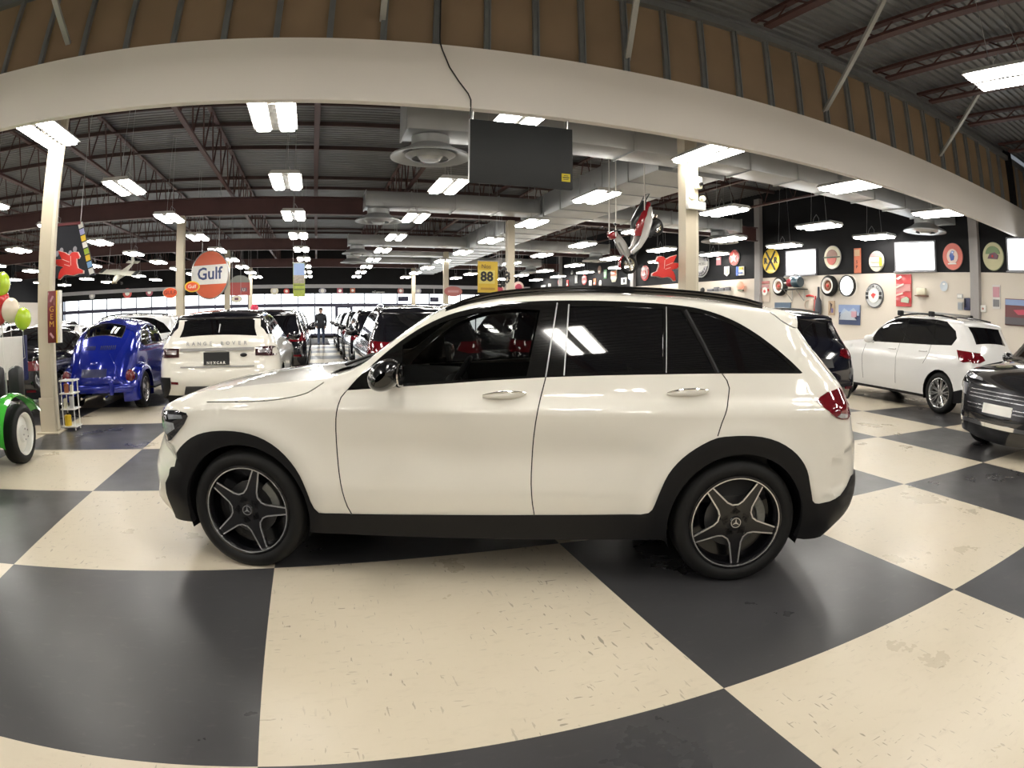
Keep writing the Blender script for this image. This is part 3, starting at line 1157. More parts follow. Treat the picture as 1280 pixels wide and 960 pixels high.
# ================================================================ the white SUV in the foreground
def build_hero():
    HW = 0.945
    root = thing('suv', 'glossy white SUV with black star wheels, parked side-on nearest on the chequered floor', 'car',
                 (-0.172, 4.480, 0.0), math.radians(-19.95))

    def inset(x, z):
        low = np.clip((0.55 - z) / 0.35, 0, 1) ** 1.5 * 0.055
        crease = 0.012 * np.exp(-((z - (0.998 + 0.012 * x / 2)) / 0.022) ** 2) * 0 + 0.010 / (1 + np.exp(-(z - (0.985 + 0.014 * x)) / 0.006))
        dish = 0.020 * np.exp(-((z - 0.74) / 0.13) ** 2) * np.clip((x - 0.45) / 0.3, 0, 1) * np.clip((2.45 - x) / 0.3, 0, 1)
        belt = 0.03 * np.clip((z - 0.97) / 0.10, 0, 1) ** 1.4
        tt = np.maximum(0, z - 1.03)
        top = tt * 0.27 + tt * tt * 0.17
        flare = 0
        for xc in (0.02, 2.862):
            rr = np.hypot(x - xc, z - 0.36)
            flare = flare + 0.016 * np.exp(-((rr - 0.50) / 0.07) ** 2) * np.clip((z - 0.2) / 0.2, 0, 1)
        return low + crease + dish + belt + top - flare

    O = [(-.64, .245, 0.3, 0.22, .10), (-.74, .30, 0.38, 0.3, .12), (-.795, .39, 0.46, 0.4, .10), (-.81, .50, 0.5, 0.44, .08), (-.80, .61, 0.52, 0.46, .06),
         (-.765, .72, 0.54, 0.48, .05), (-.725, .81, 0.54, 0.48, .05), (-.665, .895, 0.42, 0.36, .05), (-.60, .950, 0.26, 0.2, .04), (-.50, .995, 0.18, 0.14, .035),
         (-0.340, 1.040, 0.13, 0.1, .04), (0.050, 1.092, 0.12, 0.09, .045), (0.350, 1.122, 0.11, 0.085, .045), (0.550, 1.148, 0.1, 0.08, .04), (0.620, 1.168, 0.09, 0.07, .04),
         (0.710, 1.205, 0.08, 0.06, .05), (0.810, 1.279, 0.08, 0.06, .06), (0.927, 1.366, 0.08, 0.06, .065), (1.059, 1.460, 0.06, 0.05, .06), (1.155, 1.514, 0.06, 0.05, .05),
         (1.270, 1.557, 0.06, 0.05, .045), (1.420, 1.590, 0.06, 0.05, .04), (1.620, 1.614, 0.06, 0.05, .035), (1.900, 1.627, 0.06, 0.05, .035), (2.200, 1.627, 0.06, 0.05, .035),
         (2.500, 1.617, 0.06, 0.05, .03), (2.800, 1.597, 0.06, 0.05, .03), (3.040, 1.575, 0.06, 0.05, .03), (3.218, 1.548, 0.07, 0.06, .03), (3.256, 1.525, 0.05, 0.05, .03),
         (3.256, 1.495, 0.06, 0.05, .04), (3.261, 1.462, 0.1, 0.08, .05), (3.321, 1.392, 0.16, 0.13, .07), (3.389, 1.320, 0.2, 0.16, .09), (3.457, 1.247, 0.22, 0.18, .10),
         (3.515, 1.190, 0.24, 0.2, .10), (3.560, 1.145, 0.26, 0.22, .10), (3.600, 1.08, 0.28, 0.24, .10), (3.630, .98, 0.3, 0.26, .10), (3.650, .89, 0.3, 0.26, .09),
         (3.685, .815, 0.32, 0.28, .09), (3.698, .74, 0.33, 0.29, .08), (3.705, .65, 0.33, 0.29, .07), (3.715, .56, 0.33, 0.29, .07), (3.705, .47, 0.3, 0.26, .07),
         (3.660, .36, 0.26, 0.22, .07), (3.560, .285, 0.2, 0.15, .05), (3.470, .24, 0.12, 0.08, .03)]
    FH = (0.025, 0.357); RH = (2.862, 0.359); RA = 0.408
    bottom = [(3.31, .24)] + arch(RH[0], RH[1], RA, .25, 26) + [(2.42, .27), (.47, .25)] + arch(FH[0], FH[1], RA, .25, 26) + [(-.50, .243)]
    ch = Chart(O, HW, inset, bottom, 0.045)
    DLO = catmull([(.666, 1.081), (.72, 1.145), (.79, 1.211), (.868, 1.283), (.972, 1.365), (1.087, 1.439), (1.212, 1.497), (1.339, 1.533), (1.45, 1.554),
                   (1.6, 1.573), (1.75, 1.582), (1.95, 1.586), (2.15, 1.584), (2.35, 1.577), (2.518, 1.567), (2.648, 1.549), (2.77, 1.515), (2.874, 1.471),
                   (2.978, 1.410), (3.081, 1.337), (3.169, 1.266), (3.232, 1.208)], .05).tolist()
    belt = [(3.218, 1.203), (2.744, 1.196), (2.37, 1.186), (2.096, 1.178), (1.769, 1.164), (1.409, 1.140), (1.272, 1.128), (.972, 1.105)]
    dlo = DLO + belt
    gF = [(.978, 1.121), (.970, 1.332)] + catmull([(.974, 1.336), (1.089, 1.411), (1.214, 1.468), (1.34, 1.503), (1.48, 1.524), (1.60, 1.535), (1.735, 1.529)], .06).tolist()[1:] + [(1.665, 1.170), (1.4, 1.152)]
    gR = [(1.868, 1.186), (1.903, 1.550), (2.15, 1.556), (2.428, 1.547), (2.406, 1.206), (2.1, 1.197)]
    gq = [(2.436, 1.209), (2.474, 1.547), (2.53, 1.541), (2.698, 1.217)]
    gQ = [(2.735, 1.217)] + [(2.583, 1.531), (2.673, 1.520)] + catmull([(2.768, 1.490), (2.871, 1.442), (2.975, 1.382), (3.079, 1.312), (3.165, 1.240), (3.185, 1.219)], .06).tolist()
    fF = catmull([(.668, 1.082), (.641, 1.045), (.628, 1.0), (.618, .93), (.614, .803), (.620, .666), (.641, .51), (.664, .42), (.684, .378)], .06).tolist()
    fR = catmull([(1.769, 1.164), (1.753, 1.10), (1.727, .993), (1.708, .854), (1.699, .699), (1.697, .588), (1.706, .474), (1.717, .409)], .06).tolist()
    rR = catmull([(2.742, 1.196), (2.768, 1.161), (2.780, 1.118), (2.760, 1.029), (2.725, .935), (2.703, .866)], .05).tolist()
    aF = [tuple(p) for p in catmull([(-.452, .598), (-.43, .665), (-.383, .727), (-.291, .795), (-.203, .828), (-.11, .842), (0, .843), (.097, .830), (.19, .799), (.272, .748), (.342, .677), (.393, .599), (.432, .494), (.446, .443), (.465, .403), (.491, .378)], .04)]
    aR = [tuple(p) for p in catmull([(2.302, .421), (2.345, .433), (2.363, .452), (2.389, .530), (2.44, .655), (2.512, .744), (2.618, .819), (2.703, .857), (2.78, .866), (2.86, .869), (2.964, .861), (3.056, .836), (3.144, .789), (3.206, .735), (3.251, .672), (3.287, .571), (3.314, .489)], .04)]
    sill = [(.690, .3785), (1.2, .395), (1.717, .409)]
    rl = [(3.335, .470), (3.363, .467), (3.438, .474), (3.516, .503), (3.571, .552), (3.61, .60), (3.9, .62), (3.9, .1)]
    clad = [(-.50, .1), (-.535, .24), (-.53, .43), (-.505, .575), (-.49, .590)] + aF + sill + aR + rl
    k0 = min(range(len(aR)), key=lambda i: abs(aR[i][0] - 2.703) + abs(aR[i][1] - .866))
    door_f = fF + sill[1:] + fR[::-1] + [p for p in belt[::-1] if p[0] < 1.76]
    door_r = fR + aR[:k0 + 1] + rR[::-1] + [p for p in belt[::-1] if 1.78 < p[0] < 2.72][::-1]

    def gap(L, w=.0032):
        L = np.array(L); d = np.gradient(L, axis=0); n = np.c_[-d[:, 1], d[:, 0]] / np.hypot(*d.T)[:, None]
        return np.vstack([L + n * w, (L - n * w)[::-1]]).tolist()
    gaps = [gap(fF), gap(fR), gap(rR)]
    fuel_lines = [gap(catmull([(-.20, 1.003), (.10, 1.012), (.30, 1.032), (.44, 1.066), (.52, 1.120)], .05), .0025),
                  gap([(3.07, 1.545), (3.14, 1.49), (3.2, 1.462), (3.245, 1.455)], .0025), gap(catmull([(3.30, 1.40), (3.36, 1.31), (3.43, 1.215), (3.50, 1.16)], .05), .0025)]
    P, T, cen, ins = ch.triangulate([gF, gR, gq, gQ, dlo, clad, door_f, door_r] + gaps + fuel_lines, 0.045)
    done = ~ins

    def take(poly):
        nonlocal done
        m = pip(np.array(poly), cen) & ~done
        done = done | m
        return T[m]
    tF = take(gF); tR = take(gR); tq = take(gq); tQ = take(gQ); tG = [take(g) for g in gaps]
    tD = take(dlo); tL = [take(g) for g in fuel_lines]; tC = take(clad); d1 = take(door_f); d2 = take(door_r)
    tB = T[~done]
    nO = len(ch.out)
    i_ws0 = ch.index(.64, 1.176); i_ws1 = ch.index(1.155, 1.514)
    i_rg0 = ch.index(3.285, 1.445); i_rg1 = ch.index(3.53, 1.205)
    i_lo = ch.index(-.80, .26)
    V = []; F = []; N = []
    for (a, b, v0, v1) in ((0, i_ws0, -1, 1), (i_ws0, i_ws1, -1, -.9), (i_ws0, i_ws1, .9, 1), (i_ws1, i_rg0, -1, 1), (i_rg0, i_rg1, -1, -.82), (i_rg0, i_rg1, .82, 1), (i_rg1, nO - 1, -1, 1)):
        q = ch.bridge(a, b, v0, v1, 16 if v1 - v0 > 1 else 3)
        k = len(V); V += q[0]; F += [tuple(k + j for j in f) for f in q[1]]; N += q[2]
    body = ch.sheet(P, tB, 'body', PW, root, extra=(V, F, N, 0))
    ch.pair(P, tC, 'lower_cladding', PTRIM, root, off=.012, rim=.04, label='matt black lower cladding and wheel arch trim')
    fd = ch.pair(P, d1, 'front_door', PW, root, rim=.02)
    rd = ch.pair(P, d2, 'rear_door', PW, root, rim=.02)
    GAPM = mat('shut_line_shadow_gap', (.02, .02, .02), .8)
    for t, par in ((tG[0], fd), (tG[1], rd), (tG[2], rd)):
        ch.pair(P, t, 'shut_line', GAPM, par, off=-.006)
    for t, nm in ((tL[0], 'bonnet_seam'), (tL[1], 'spoiler_seam'), (tL[2], 'tailgate_seam')):
        ch.pair(P, t, nm, GAPM, root, off=-.006)
    ch.pair(P, tD, 'window_frame', PGLOSS, root, off=-.002, rim=.012)
    ch.pair(P, tF, 'front_side_window', GLASST, fd, off=-.008)
    ch.pair(P, tR, 'rear_side_window', GLASSD, rd, off=-.006)
    ch.pair(P, tq, 'fixed_side_window', GLASSD, rd, off=-.006)
    ch.pair(P, tQ, 'quarter_window', GLASSD, root, off=-.006)
    from_bridge(ch.bridge(i_ws0, i_ws1, -.9, .9, 18, -.004), 'windscreen', GLASST, root)
    from_bridge(ch.bridge(i_rg0, i_rg1, -.82, .82, 14, -.003), 'rear_window', GLASSD, root)
    # bright dividers and pillar lines
    def strip(name, p, q, w, m, par, off=.001):
        L = linear([p, q], .08)
        Y = ch.y(L); Nn = ch.normals(L)
        for sg, pa in zip((1, -1), par):
            b = MB()
            b.path([Vector((l[0] + n[0] * off, (y + n[1] * off) * sg, l[1] + n[2] * off)) for l, y, n in zip(L, Y, Nn)], w, 6)
            b.build(name, m, pa)
    strip('pillar_strip', (1.832, 1.570), (1.769, 1.167), .004, STEEL, fd)
    strip('pillar_strip', (1.897, 1.562), (1.868, 1.176), .004, STEEL, rd)
    strip('window_divider', (2.447, 1.556), (2.426, 1.196), .003, STEEL, rd)
    strip('quarter_divider', (2.556, 1.54), (2.718, 1.2), .013, PTRIM, (root, root), -.004)
    # roof rails
    R = catmull([(1.20, 1.528), (1.30, 1.575), (1.44, 1.613), (1.6, 1.636), (1.8, 1.651), (2.0, 1.658), (2.2, 1.657), (2.5, 1.648), (2.75, 1.630), (2.93, 1.607), (3.03, 1.583)], .08)
    for sg in (1, -1):
        b = MB()
        prof = []
        for x, z in R:
            i = ch.index(x, z - .03)
            yy = float(ch.y(ch.out[i:i + 1, :2])[0]) + .025
            prof.append((x, yy * sg, z))
        for (dy, dz, r) in ((0, 0, .013), (0, -.016, .013)):
            b.path([Vector((x, y + dy, z + dz)) for x, y, z in prof], r, 8)
        b.build('roof_rail', PGLOSS, root)
    # cowl / wipers
    b = MB()
    b.grid(lambda u, v: Vector((.50 + .15 * u, -.66 + 1.32 * v, 1.155 + .045 * u + .022 * (1 - (2 * v - 1) ** 2) + .010 * math.sin(u * PI))), 4, 16)
    b.path([(.56, -.55, 1.20), (.60, -.15, 1.225), (.66, .35, 1.245)], .010, 6)
    b.build('wiper_cowl', PTRIM, root)
    # handles: chrome-topped bars in shallow scoops
    for (doors, x0, x1, z0, z1) in ((fd, 1.428, 1.664, 1.062, 1.078), (rd, 2.425, 2.653, 1.088, 1.102)):
        for sg, door in zip((1, -1), doors):
            b = MB(); t = MB()
            L = np.array([(x0 + (x1 - x0) * k / 12, z0 + (z1 - z0) * k / 12) for k in range(13)])
            Y = ch.y(L)
            pts = [Vector((l[0], (y + .026 * math.sin(PI * min(1, max(0, (k + .6) / 13.2))) ** .5) * sg, l[1])) for k, (l, y) in enumerate(zip(L, Y))]
            vs = []; n = 10
            for k, p in enumerate(pts):
                e = math.sin(PI * (k + .35) / 12.7) ** .45
                for j in range(n):
                    a = 2 * PI * j / n
                    vs.append((p.x, p.y + math.cos(a) * .014 * e * sg, p.z + math.sin(a) * .021 * e))
            fs = [(k * n + j, k * n + (j + 1) % n, (k + 1) * n + (j + 1) % n, (k + 1) * n + j) for k in range(12) for j in range(n)] + [tuple(range(n)), tuple(12 * n + j for j in range(n))]
            b.add(vs, fs)
            h = b.build('door_handle', PW, door)
            t.path([p + Vector((0, .008 * sg, .019 * math.sin(PI * (k + .35) / 12.7) ** .5)) for k, p in enumerate(pts)], [.006 * math.sin(PI * (k + .5) / 13) + .001 for k in range(13)], 8)
            t.build('chrome_strip', CHROME, door, label='chrome strip on the handle')
    # mirrors
    for sg in (1, -1):
        b = MB()
        def mir(u, v):
            a = 2 * PI * u
            c = .06 + .94 * math.sin(PI * min(1, (v + .02) * .96)) ** .55
            x = .928 + (.092 * math.cos(a)) * c + .012 * math.sin(a)
            z = 1.184 + (.086 * math.sin(a)) * c + .012 * math.cos(a)
            return Vector((x, (.945 + .00 + .215 * v) * sg, z))
        b.grid(mir, 28, 12, closed_u=True)
        b.path([(.93, .88 * sg, 1.125), (.93, .955 * sg, 1.135), (.93, 1.0 * sg, 1.16)], [.028, .026, .03], 10)
        b.rbox((.985, .955 * sg, 1.175), (.035, .09, .13), .015)
        m = b.build('door_mirror', mat('mirror_cap_black', (.005, .005, .006), .16, coat=.5), root)
        g = MB()
        g.prism([(math.cos(a) * .085, math.sin(a) * .062) for a in [2 * PI * k / 20 for k in range(20)]], 0, .008, frame((1, 0, 0), (0, 1, 0), (1.005, 1.05 * sg, 1.187)))
        g.build('mirror_glass', CHROME, m)
    # lamps
    sk = Skin([body])
    for sg, way in ((1, 'right'), (-1, 'left')):
        tl = [(3.307, 1.055), (3.334, 1.078), (3.391, 1.103), (3.494, 1.118), (3.57, 1.122), (3.61, 1.10), (3.625, 1.03), (3.615, .97), (3.54, .945), (3.481, .949), (3.436, .961), (3.375, 1.0), (3.32, 1.039)]
        t = sk.panel(tl, way, 'tail_lamp', TAILRED, root, .007, .03, .022)
        sk.panel([(3.44, .967), (3.48, .957), (3.53, .955), (3.54, .975), (3.47, .985)], way, 'reversing_lens', LAMPCLR, t, .011, .01, .03, label='clear lower lens')
        hl = [(-.50, .945), (-.41, .950), (-.335, .938), (-.322, .918), (-.352, .870), (-.408, .813), (-.457, .768), (-.52, .752), (-.60, .760), (-.63, .80), (-.64, .88), (-.60, .93)]
        h = sk.panel(hl, way, 'head_lamp', mat('head_lamp_dark', (.03, .03, .035), .05, .3, coat=1.0, var=.5, scale=30), root, .006, .03, .025)
        sk.panel([(-.49, .925), (-.37, .925), (-.36, .905), (-.47, .895)], way, 'light_bar', LAMPCLR, h, .010, .01, .03, label='clear light bar')
        sk.panel([(-.50, .88), (-.43, .875), (-.42, .84), (-.49, .80), (-.53, .80), (-.54, .86)], way, 'reflector', LAMPCLR, h, .010, .01, .03, label='silvery reflector')
    rl_ = sk.panel([(-.44, .62), (.44, .62), (.46, .80), (.36, .86), (-.36, .86), (-.46, .80)], 'front', 'grille', PGLOSS, root, .012, .04, .06)
    b = MB()
    b.lathe([(0, .02), (.085, .02), (.09, 0)], frame((-1, 0, 0), (0, 1, 0), (-.955, 0, .74)), 28)
    b.build('front_badge', CHROME, root)
    sk.panel([(-.26, .78), (.26, .78), (.26, .90), (-.26, .90)], 'rear', 'number_plate', WHITE, root, .012, .02, .08)
    # wheel wells and floor pan
    b = MB()
    for (xc, zc) in (FH, RH):
        for sg in (1, -1):
            A = arch(xc, zc, RA + .004, .22, 22)
            n = len(A)
            vs = [(x, .925 * sg, z) for x, z in A] + [(x, .52 * sg, z) for x, z in A]
            b.add(vs, [(k, k + 1, n + k + 1, n + k) for k in range(n - 1)] + [tuple(range(n, 2 * n))])
    b.box((1.43, 0, .30), (2.0, 1.70, .10)); b.box((-.36, 0, .34), (.55, .9, .2)); b.box((3.2, 0, .40), (.5, 1.0, .2)); b.box((1.4, 0, .42), (3.2, .95, .22))
    b.build('floor_pan', PTRIM, root, 30, False)
    # cabin
    cab = MB()
    cab.rbox((1.85, 0, .50), (2.6, 1.60, .14), .04)
    cab.grid(lambda u, v: Vector((.74 + .42 * u, -.76 + 1.52 * v, 1.10 - .02 * u + .03 * math.sin(PI * v))), 4, 10)
    cab.rbox((1.08, 0, .93), (.20, 1.50, .30), .06)
    for sg in (1, -1):
        cab.grid(lambda u, v: Vector((.85 + 2.2 * u, (.82 + .05 * (1 - v) - .015) * sg, .5 + (.60 + .065 * u) * v)), 6, 4)
    cab.grid(lambda u, v: Vector((1.3 + 1.8 * u, -.60 + 1.2 * v, 1.545 + .035 * math.sin(PI * u) + .03 * math.sin(PI * v))), 8, 6)
    cab.box((2.75, 0, 1.0), (.06, 1.45, .95))
    c = cab.build('cabin_lining', DARKIN, root, 40, False)
    SEAT = mat('black_leather', (.012, .012, .013), .4, var=.1)
    for yy in (-.40, .40):
        s = MB()
        s.rbox((1.45, yy, .72), (.52, .50, .16), .06)
        s.rbox((1.83, yy, 1.02), (.15, .48, .64), .06, Matrix.Rotation(.30, 3, 'Y'))
        s.rbox((1.98, yy, 1.43), (.10, .26, .17), .045, Matrix.Rotation(.2, 3, 'Y'))
        s.build('seat', SEAT, root)
    w = MB()
    m = frame((-.86, 0, .5), (0, 1, 0), (1.215, -.40, 1.075))
    w.path([m @ Vector((math.cos(2 * PI * k / 32) * .185, math.sin(2 * PI * k / 32) * .185, 0)) for k in range(32)], .015, 8, closed=True)
    for a in (PI / 2 + PI / 2, -PI / 2 + PI / 2, -PI / 2):
        w.tube(m @ Vector((0, 0, .01)), m @ Vector((math.cos(a) * .18, math.sin(a) * .18, 0)), .016)
    w.ball(m @ Vector((0, 0, .01)), (.055, .055, .055))
    w.tube(m @ Vector((0, 0, .01)), (.98, -.40, .98), .03)
    w.build('steering_wheel', mat('grey_wheel_leather', (.07, .07, .072), .35), root)
    # wheels
    for (xc, zc), ang, cal in ((FH, math.radians(74), .45), (RH, math.radians(59), .35)):
        for sg in (-1, 1):
            t, mm, hw = wheel(root, xc, (HW - .012 - .115) * sg, zc, .366, .266, .23, sg, 'none', RIMBLK)
            star_spokes(t, mm, hw, .262, ang if sg < 0 else -ang, cal)
            cv = MB()
            cv.lathe([(.255, -.02), (.18, -.035), (0, -.035)], mm, 32)
            cv.build('wheel_barrel', RIMBLK, t)
    return root


HERO = build_hero()
# ================================================================ THE OTHER CARS
def body_shape(O, hw, wb, RA, hz, belt_z, slope, low=.05):
    def inset(x, z):
        a = np.clip((0.6 - z) / 0.4, 0, 1) ** 1.5 * low
        b = 0.012 / (1 + np.exp(-(z - (belt_z - .17)) / 0.008))
        c = 0.03 * np.clip((z - (belt_z - .12)) / 0.10, 0, 1) ** 1.4
        d = np.maximum(0, z - belt_z) * slope
        return a + b + c + d
    zb = O[0][1] + .02
    bottom = [(wb + RA + .12, zb)] + arch(wb, hz, RA, zb, 14) + [(wb - RA - .03, zb), (RA + .03, zb)] + arch(0, hz, RA, zb, 14)
    return Chart(O, hw, inset, bottom, 0.09)


def make_car(name, label, cat, group, loc, rz, S):
    root = thing(name, label, cat, loc, rz, group)
    O, hw, wb, r = S['O'], S['hw'], S['wb'], S.get('r', .36)
    paint = S['paint']
    ch = body_shape(O, hw, wb, r + .05, r, S['belt'], S.get('slope', .36))
    wins = S['wins']
    clad = S.get('clad')
    polys = list(wins) + ([S['dlo']] if 'dlo' in S else []) + ([clad] if clad else []) + ([S['roofpoly']] if 'roofpoly' in S else [])
    P, T, cen, ins = ch.triangulate(polys, .13)
    done = ~ins
    got = []
    for p in polys:
        m = pip(np.array(p), cen) & ~done
        done = done | m
        got.append(T[m])
    (wa, wb_), (ra, rb) = S['screen'], S['back']
    i0, i1 = ch.index(*wa), ch.index(*wb_)
    j0, j1 = ch.index(*ra), ch.index(*rb)
    n = len(ch.out) - 1
    V = []; F = []; N = []
    bv = S.get('backw', .82)
    rows = [(0, i0, -1, 1), (i0, i1, -1, -.9), (i0, i1, .9, 1), (j0, j1, -1, -bv), (j0, j1, bv, 1), (j1, n, -1, 1)]
    if 'roof' not in S: rows.append((i1, j0, -1, 1))
    for (a, b, v0, v1) in rows:
        q = ch.bridge(a, b, v0, v1, 12 if v1 - v0 > 1 else 2)
        k = len(V); V += q[0]; F += [tuple(k + j for j in f) for f in q[1]]; N += q[2]
    body = ch.sheet(P, T[~done], 'body', paint, root, extra=(V, F, N, 0))
    if 'roof' in S:
        from_bridge(ch.bridge(i1, j0, -1, 1, 12), 'roof', S['roof'], root, label='black contrast roof')
    for k, t in enumerate(got[:len(wins)]):
        ch.pair(P, t, 'side_window', GLASSD, root, off=-.004)
    kc = len(wins)
    if 'dlo' in S:
        ch.pair(P, got[kc], 'window_frame', PGLOSS, root, off=-.001); kc += 1
    if clad: ch.pair(P, got[kc], 'lower_cladding', S.get('cladm', PTRIM), root, off=.01, rim=.03)
    if 'roofpoly' in S: ch.pair(P, got[-1], 'roof_pillar', S['roof'], root)
    from_bridge(ch.bridge(i0, i1, -.9, .9, 10, -.003), 'windscreen', GLASSD, root)
    from_bridge(ch.bridge(j0, j1, -bv, bv, 10, -.003), 'rear_window', GLASSD, root)
    for xc in (0, wb):
        for sg in (-1, 1):
            wheel(root, xc, (hw - .15) * sg, r, r, r * .70, .23, sg, 'multi', S.get('rim', SILVER))
    b = MB()
    for xc in (0, wb):
        for sg in (1, -1):
            A = arch(xc, r, r + .055, O[0][1], 12)
            k = len(A)
            b.add([(x, (hw - .03) * sg, z) for x, z in A] + [(x, (hw - .42) * sg, z) for x, z in A], [(q, q + 1, k + q + 1, k + q) for q in range(k - 1)] + [tuple(range(k, 2 * k))])
    b.box((wb / 2, 0, .34), (wb - .9, hw * 1.7, .14)); b.box((wb / 2, 0, .45), (wb + .7, hw * .9, .25))
    b.build('floor_pan', PTRIM, root, 30, False)
    mx, mz = S['mirror']
    for sg in (1, -1):
        b = MB()
        b.ball((mx, (hw + .10) * sg, mz + .03), (.075, .125, .08), 14, 8)
        b.tube((mx - .01, (hw - .06) * sg, mz - .03), (mx, (hw + .03) * sg, mz), .025, .03)
        b.build('door_mirror', S.get('mirrorm', paint), root)
    sk = Skin([body])
    for (poly, way, nm, m, lab) in S.get('panels', []):
        t = None
        for q, w in ((poly, way),) if way in ('rear1', 'front1') else ((poly, way), ([(-p[0], p[1]) for p in poly][::-1], way) if way in ('rear', 'front') else (poly, 'left')):
            sk.panel(q, w.replace('1', ''), nm, m, root, .026 if 'plate' in nm or nm == 'lamp_lens' else .012, .03, .07, lab)
    for sg in (1, -1):
        if S.get('rails'):
            b = MB()
            x0, x1 = S['rails']
            pts = []
            for k in range(9):
                x = x0 + (x1 - x0) * k / 8
                i = int(np.argmin(np.abs(ch.out[:, 0] - x) + 9 * (ch.out[:, 1] < S['belt'] + .2)))
                yy = float(ch.y(ch.out[i:i + 1, :2])[0])
                pts.append(Vector((x, yy * sg, ch.out[i, 1] + .045 * math.sin(PI * (k + .35) / 8.7) ** .3)))
            b.path(pts, .017, 6)
            b.build('roof_rail', S.get('railm', PGLOSS), root)
    return root, ch, body, sk


def band(wins, e=.028):
    """outline hugging a run of side windows"""
    P = [p for q in wins for p in q]
    P = sorted(set(P))
    def half(P):
        h = []
        for p in P:
            while len(h) > 1 and (h[-1][0] - h[-2][0]) * (p[1] - h[-2][1]) - (h[-1][1] - h[-2][1]) * (p[0] - h[-2][0]) <= 0: h.pop()
            h.append(p)
        return h
    H = half(P)[:-1] + half(P[::-1])[:-1]
    c = np.mean(H, 0)
    out = []
    n = len(H)
    for i in range(n):
        a = np.array(H[i - 1]); b = np.array(H[i]); d = np.array(H[(i + 1) % n])
        n1 = np.array([(b - a)[1], -(b - a)[0]]); n1 /= np.hypot(*n1) + 1e-9
        n2 = np.array([(d - b)[1], -(d - b)[0]]); n2 /= np.hypot(*n2) + 1e-9
        m = n1 + n2; m /= max(.9, np.hypot(*m))
        out.append(tuple(b + m * e))
    return out


def warp(pts, sx, sz):
    return [(p[0] * sx, p[1] * sz) + tuple(p[2:]) for p in pts]


SUV_O = [(-.68, .22, .30, .22, .10), (-.80, .40, .45, .36, .10), (-.81, .61, .46, .38, .06), (-.75, .82, .42, .33, .05), (-.70, .90, .32, .25, .05), (-.54, .99, .16, .12, .035),
         (-.2, 1.06, .13, .10, .04), (.35, 1.122, .11, .085, .045), (.60, 1.16, .09, .07, .04), (.81, 1.279, .08, .06, .06), (1.059, 1.460, .09, .07, .06), (1.20, 1.53, .10, .08, .05),
         (1.42, 1.590, .12, .10, .04), (1.90, 1.627, .12, .10, .035), (2.4, 1.622, .12, .10, .035), (2.9, 1.595, .12, .10, .03), (3.20, 1.562, .08, .07, .03),
         (3.25, 1.53, .06, .05, .03), (3.24, 1.49, .08, .06, .05), (3.33, 1.37, .18, .14, .06), (3.45, 1.20, .22, .18, .07), (3.53, 1.10, .26, .20, .07), (3.60, 1.00, .28, .22, .06),
         (3.64, .88, .30, .24, .06), (3.69, .76, .32, .26, .06), (3.71, .60, .32, .26, .06), (3.68, .45, .28, .22, .06), (3.58, .32, .2, .12, .03)]
SUV_W = [[(.80, 1.12), (.92, 1.33), (1.10, 1.44), (1.36, 1.53), (1.66, 1.55), (1.66, 1.15)], [(1.76, 1.155), (1.76, 1.555), (2.40, 1.545), (2.62, 1.17)], [(2.72, 1.175), (2.52, 1.54), (2.72, 1.51), (2.98, 1.39), (3.18, 1.20)]]


def suv_spec(paint, sx=1.0, sz=1.0, hw=.95, **kw):
    W = lambda L: [[(a * sx, b * sz) for a, b in q] for q in L]
    r = .37
    wb = 2.862 * sx
    S = dict(O=warp(SUV_O, sx, sz), hw=hw, wb=wb, r=r, paint=paint, belt=1.03 * sz, wins=W(SUV_W), screen=((.64 * sx, 1.18 * sz), (1.15 * sx, 1.51 * sz)),
             back=((3.25 * sx, 1.47 * sz), (3.46 * sx, 1.19 * sz)), mirror=(.95 * sx, 1.13 * sz), rails=(1.3 * sx, 3.0 * sx),
             clad=[(-.45, .05), (-.45, .30), (wb + .40, .30), (wb + .42, .45), (wb + .60, .50), (5, .50), (5, .05)])
    S.update(kw)
    S['dlo'] = band(S['wins'])
    return S


def tail_bits(z0=.92, z1=1.06, yo=.90, yi=.52, plate=True, lo=.62, side=0):
    L = [([(yi, z0 + .02), (yi + .08, z1), (.86, z1 + .015), (.86, z0 - .03), (yi + .18, z0 - .03)], 'rear', 'tail_lamp', TAILRED, None)]
    if side: L.append(([(side - .33, z1 + .03), (side - .02, z1 + .015), (side + .015, z0 - .01), (side - .12, z0 - .035), (side - .22, z0 + .0)], 'right', 'tail_lamp_wing', TAILRED, None))
    if plate: L.append(([(-.26, z0 - .16), (.26, z0 - .16), (.26, z0 - .03), (-.26, z0 - .03)], 'rear1', 'number_plate', BLACK, 'dark dealer plate'))
    L.append(([(yi + .1, lo - .08), (yo - .1, lo - .08), (yo - .1, lo - .04), (yi + .1, lo - .04)], 'rear', 'reflector', TAILRED, None))
    return L


def badge_round(root, p, z, m=None, r=.045):
    b = MB(); b.lathe([(0, .014), (r * .8, .014), (r, .004), (r, 0)], frame(z, (0, 0, 1), p), 20)
    return b.build('badge', m or CHROME, root)


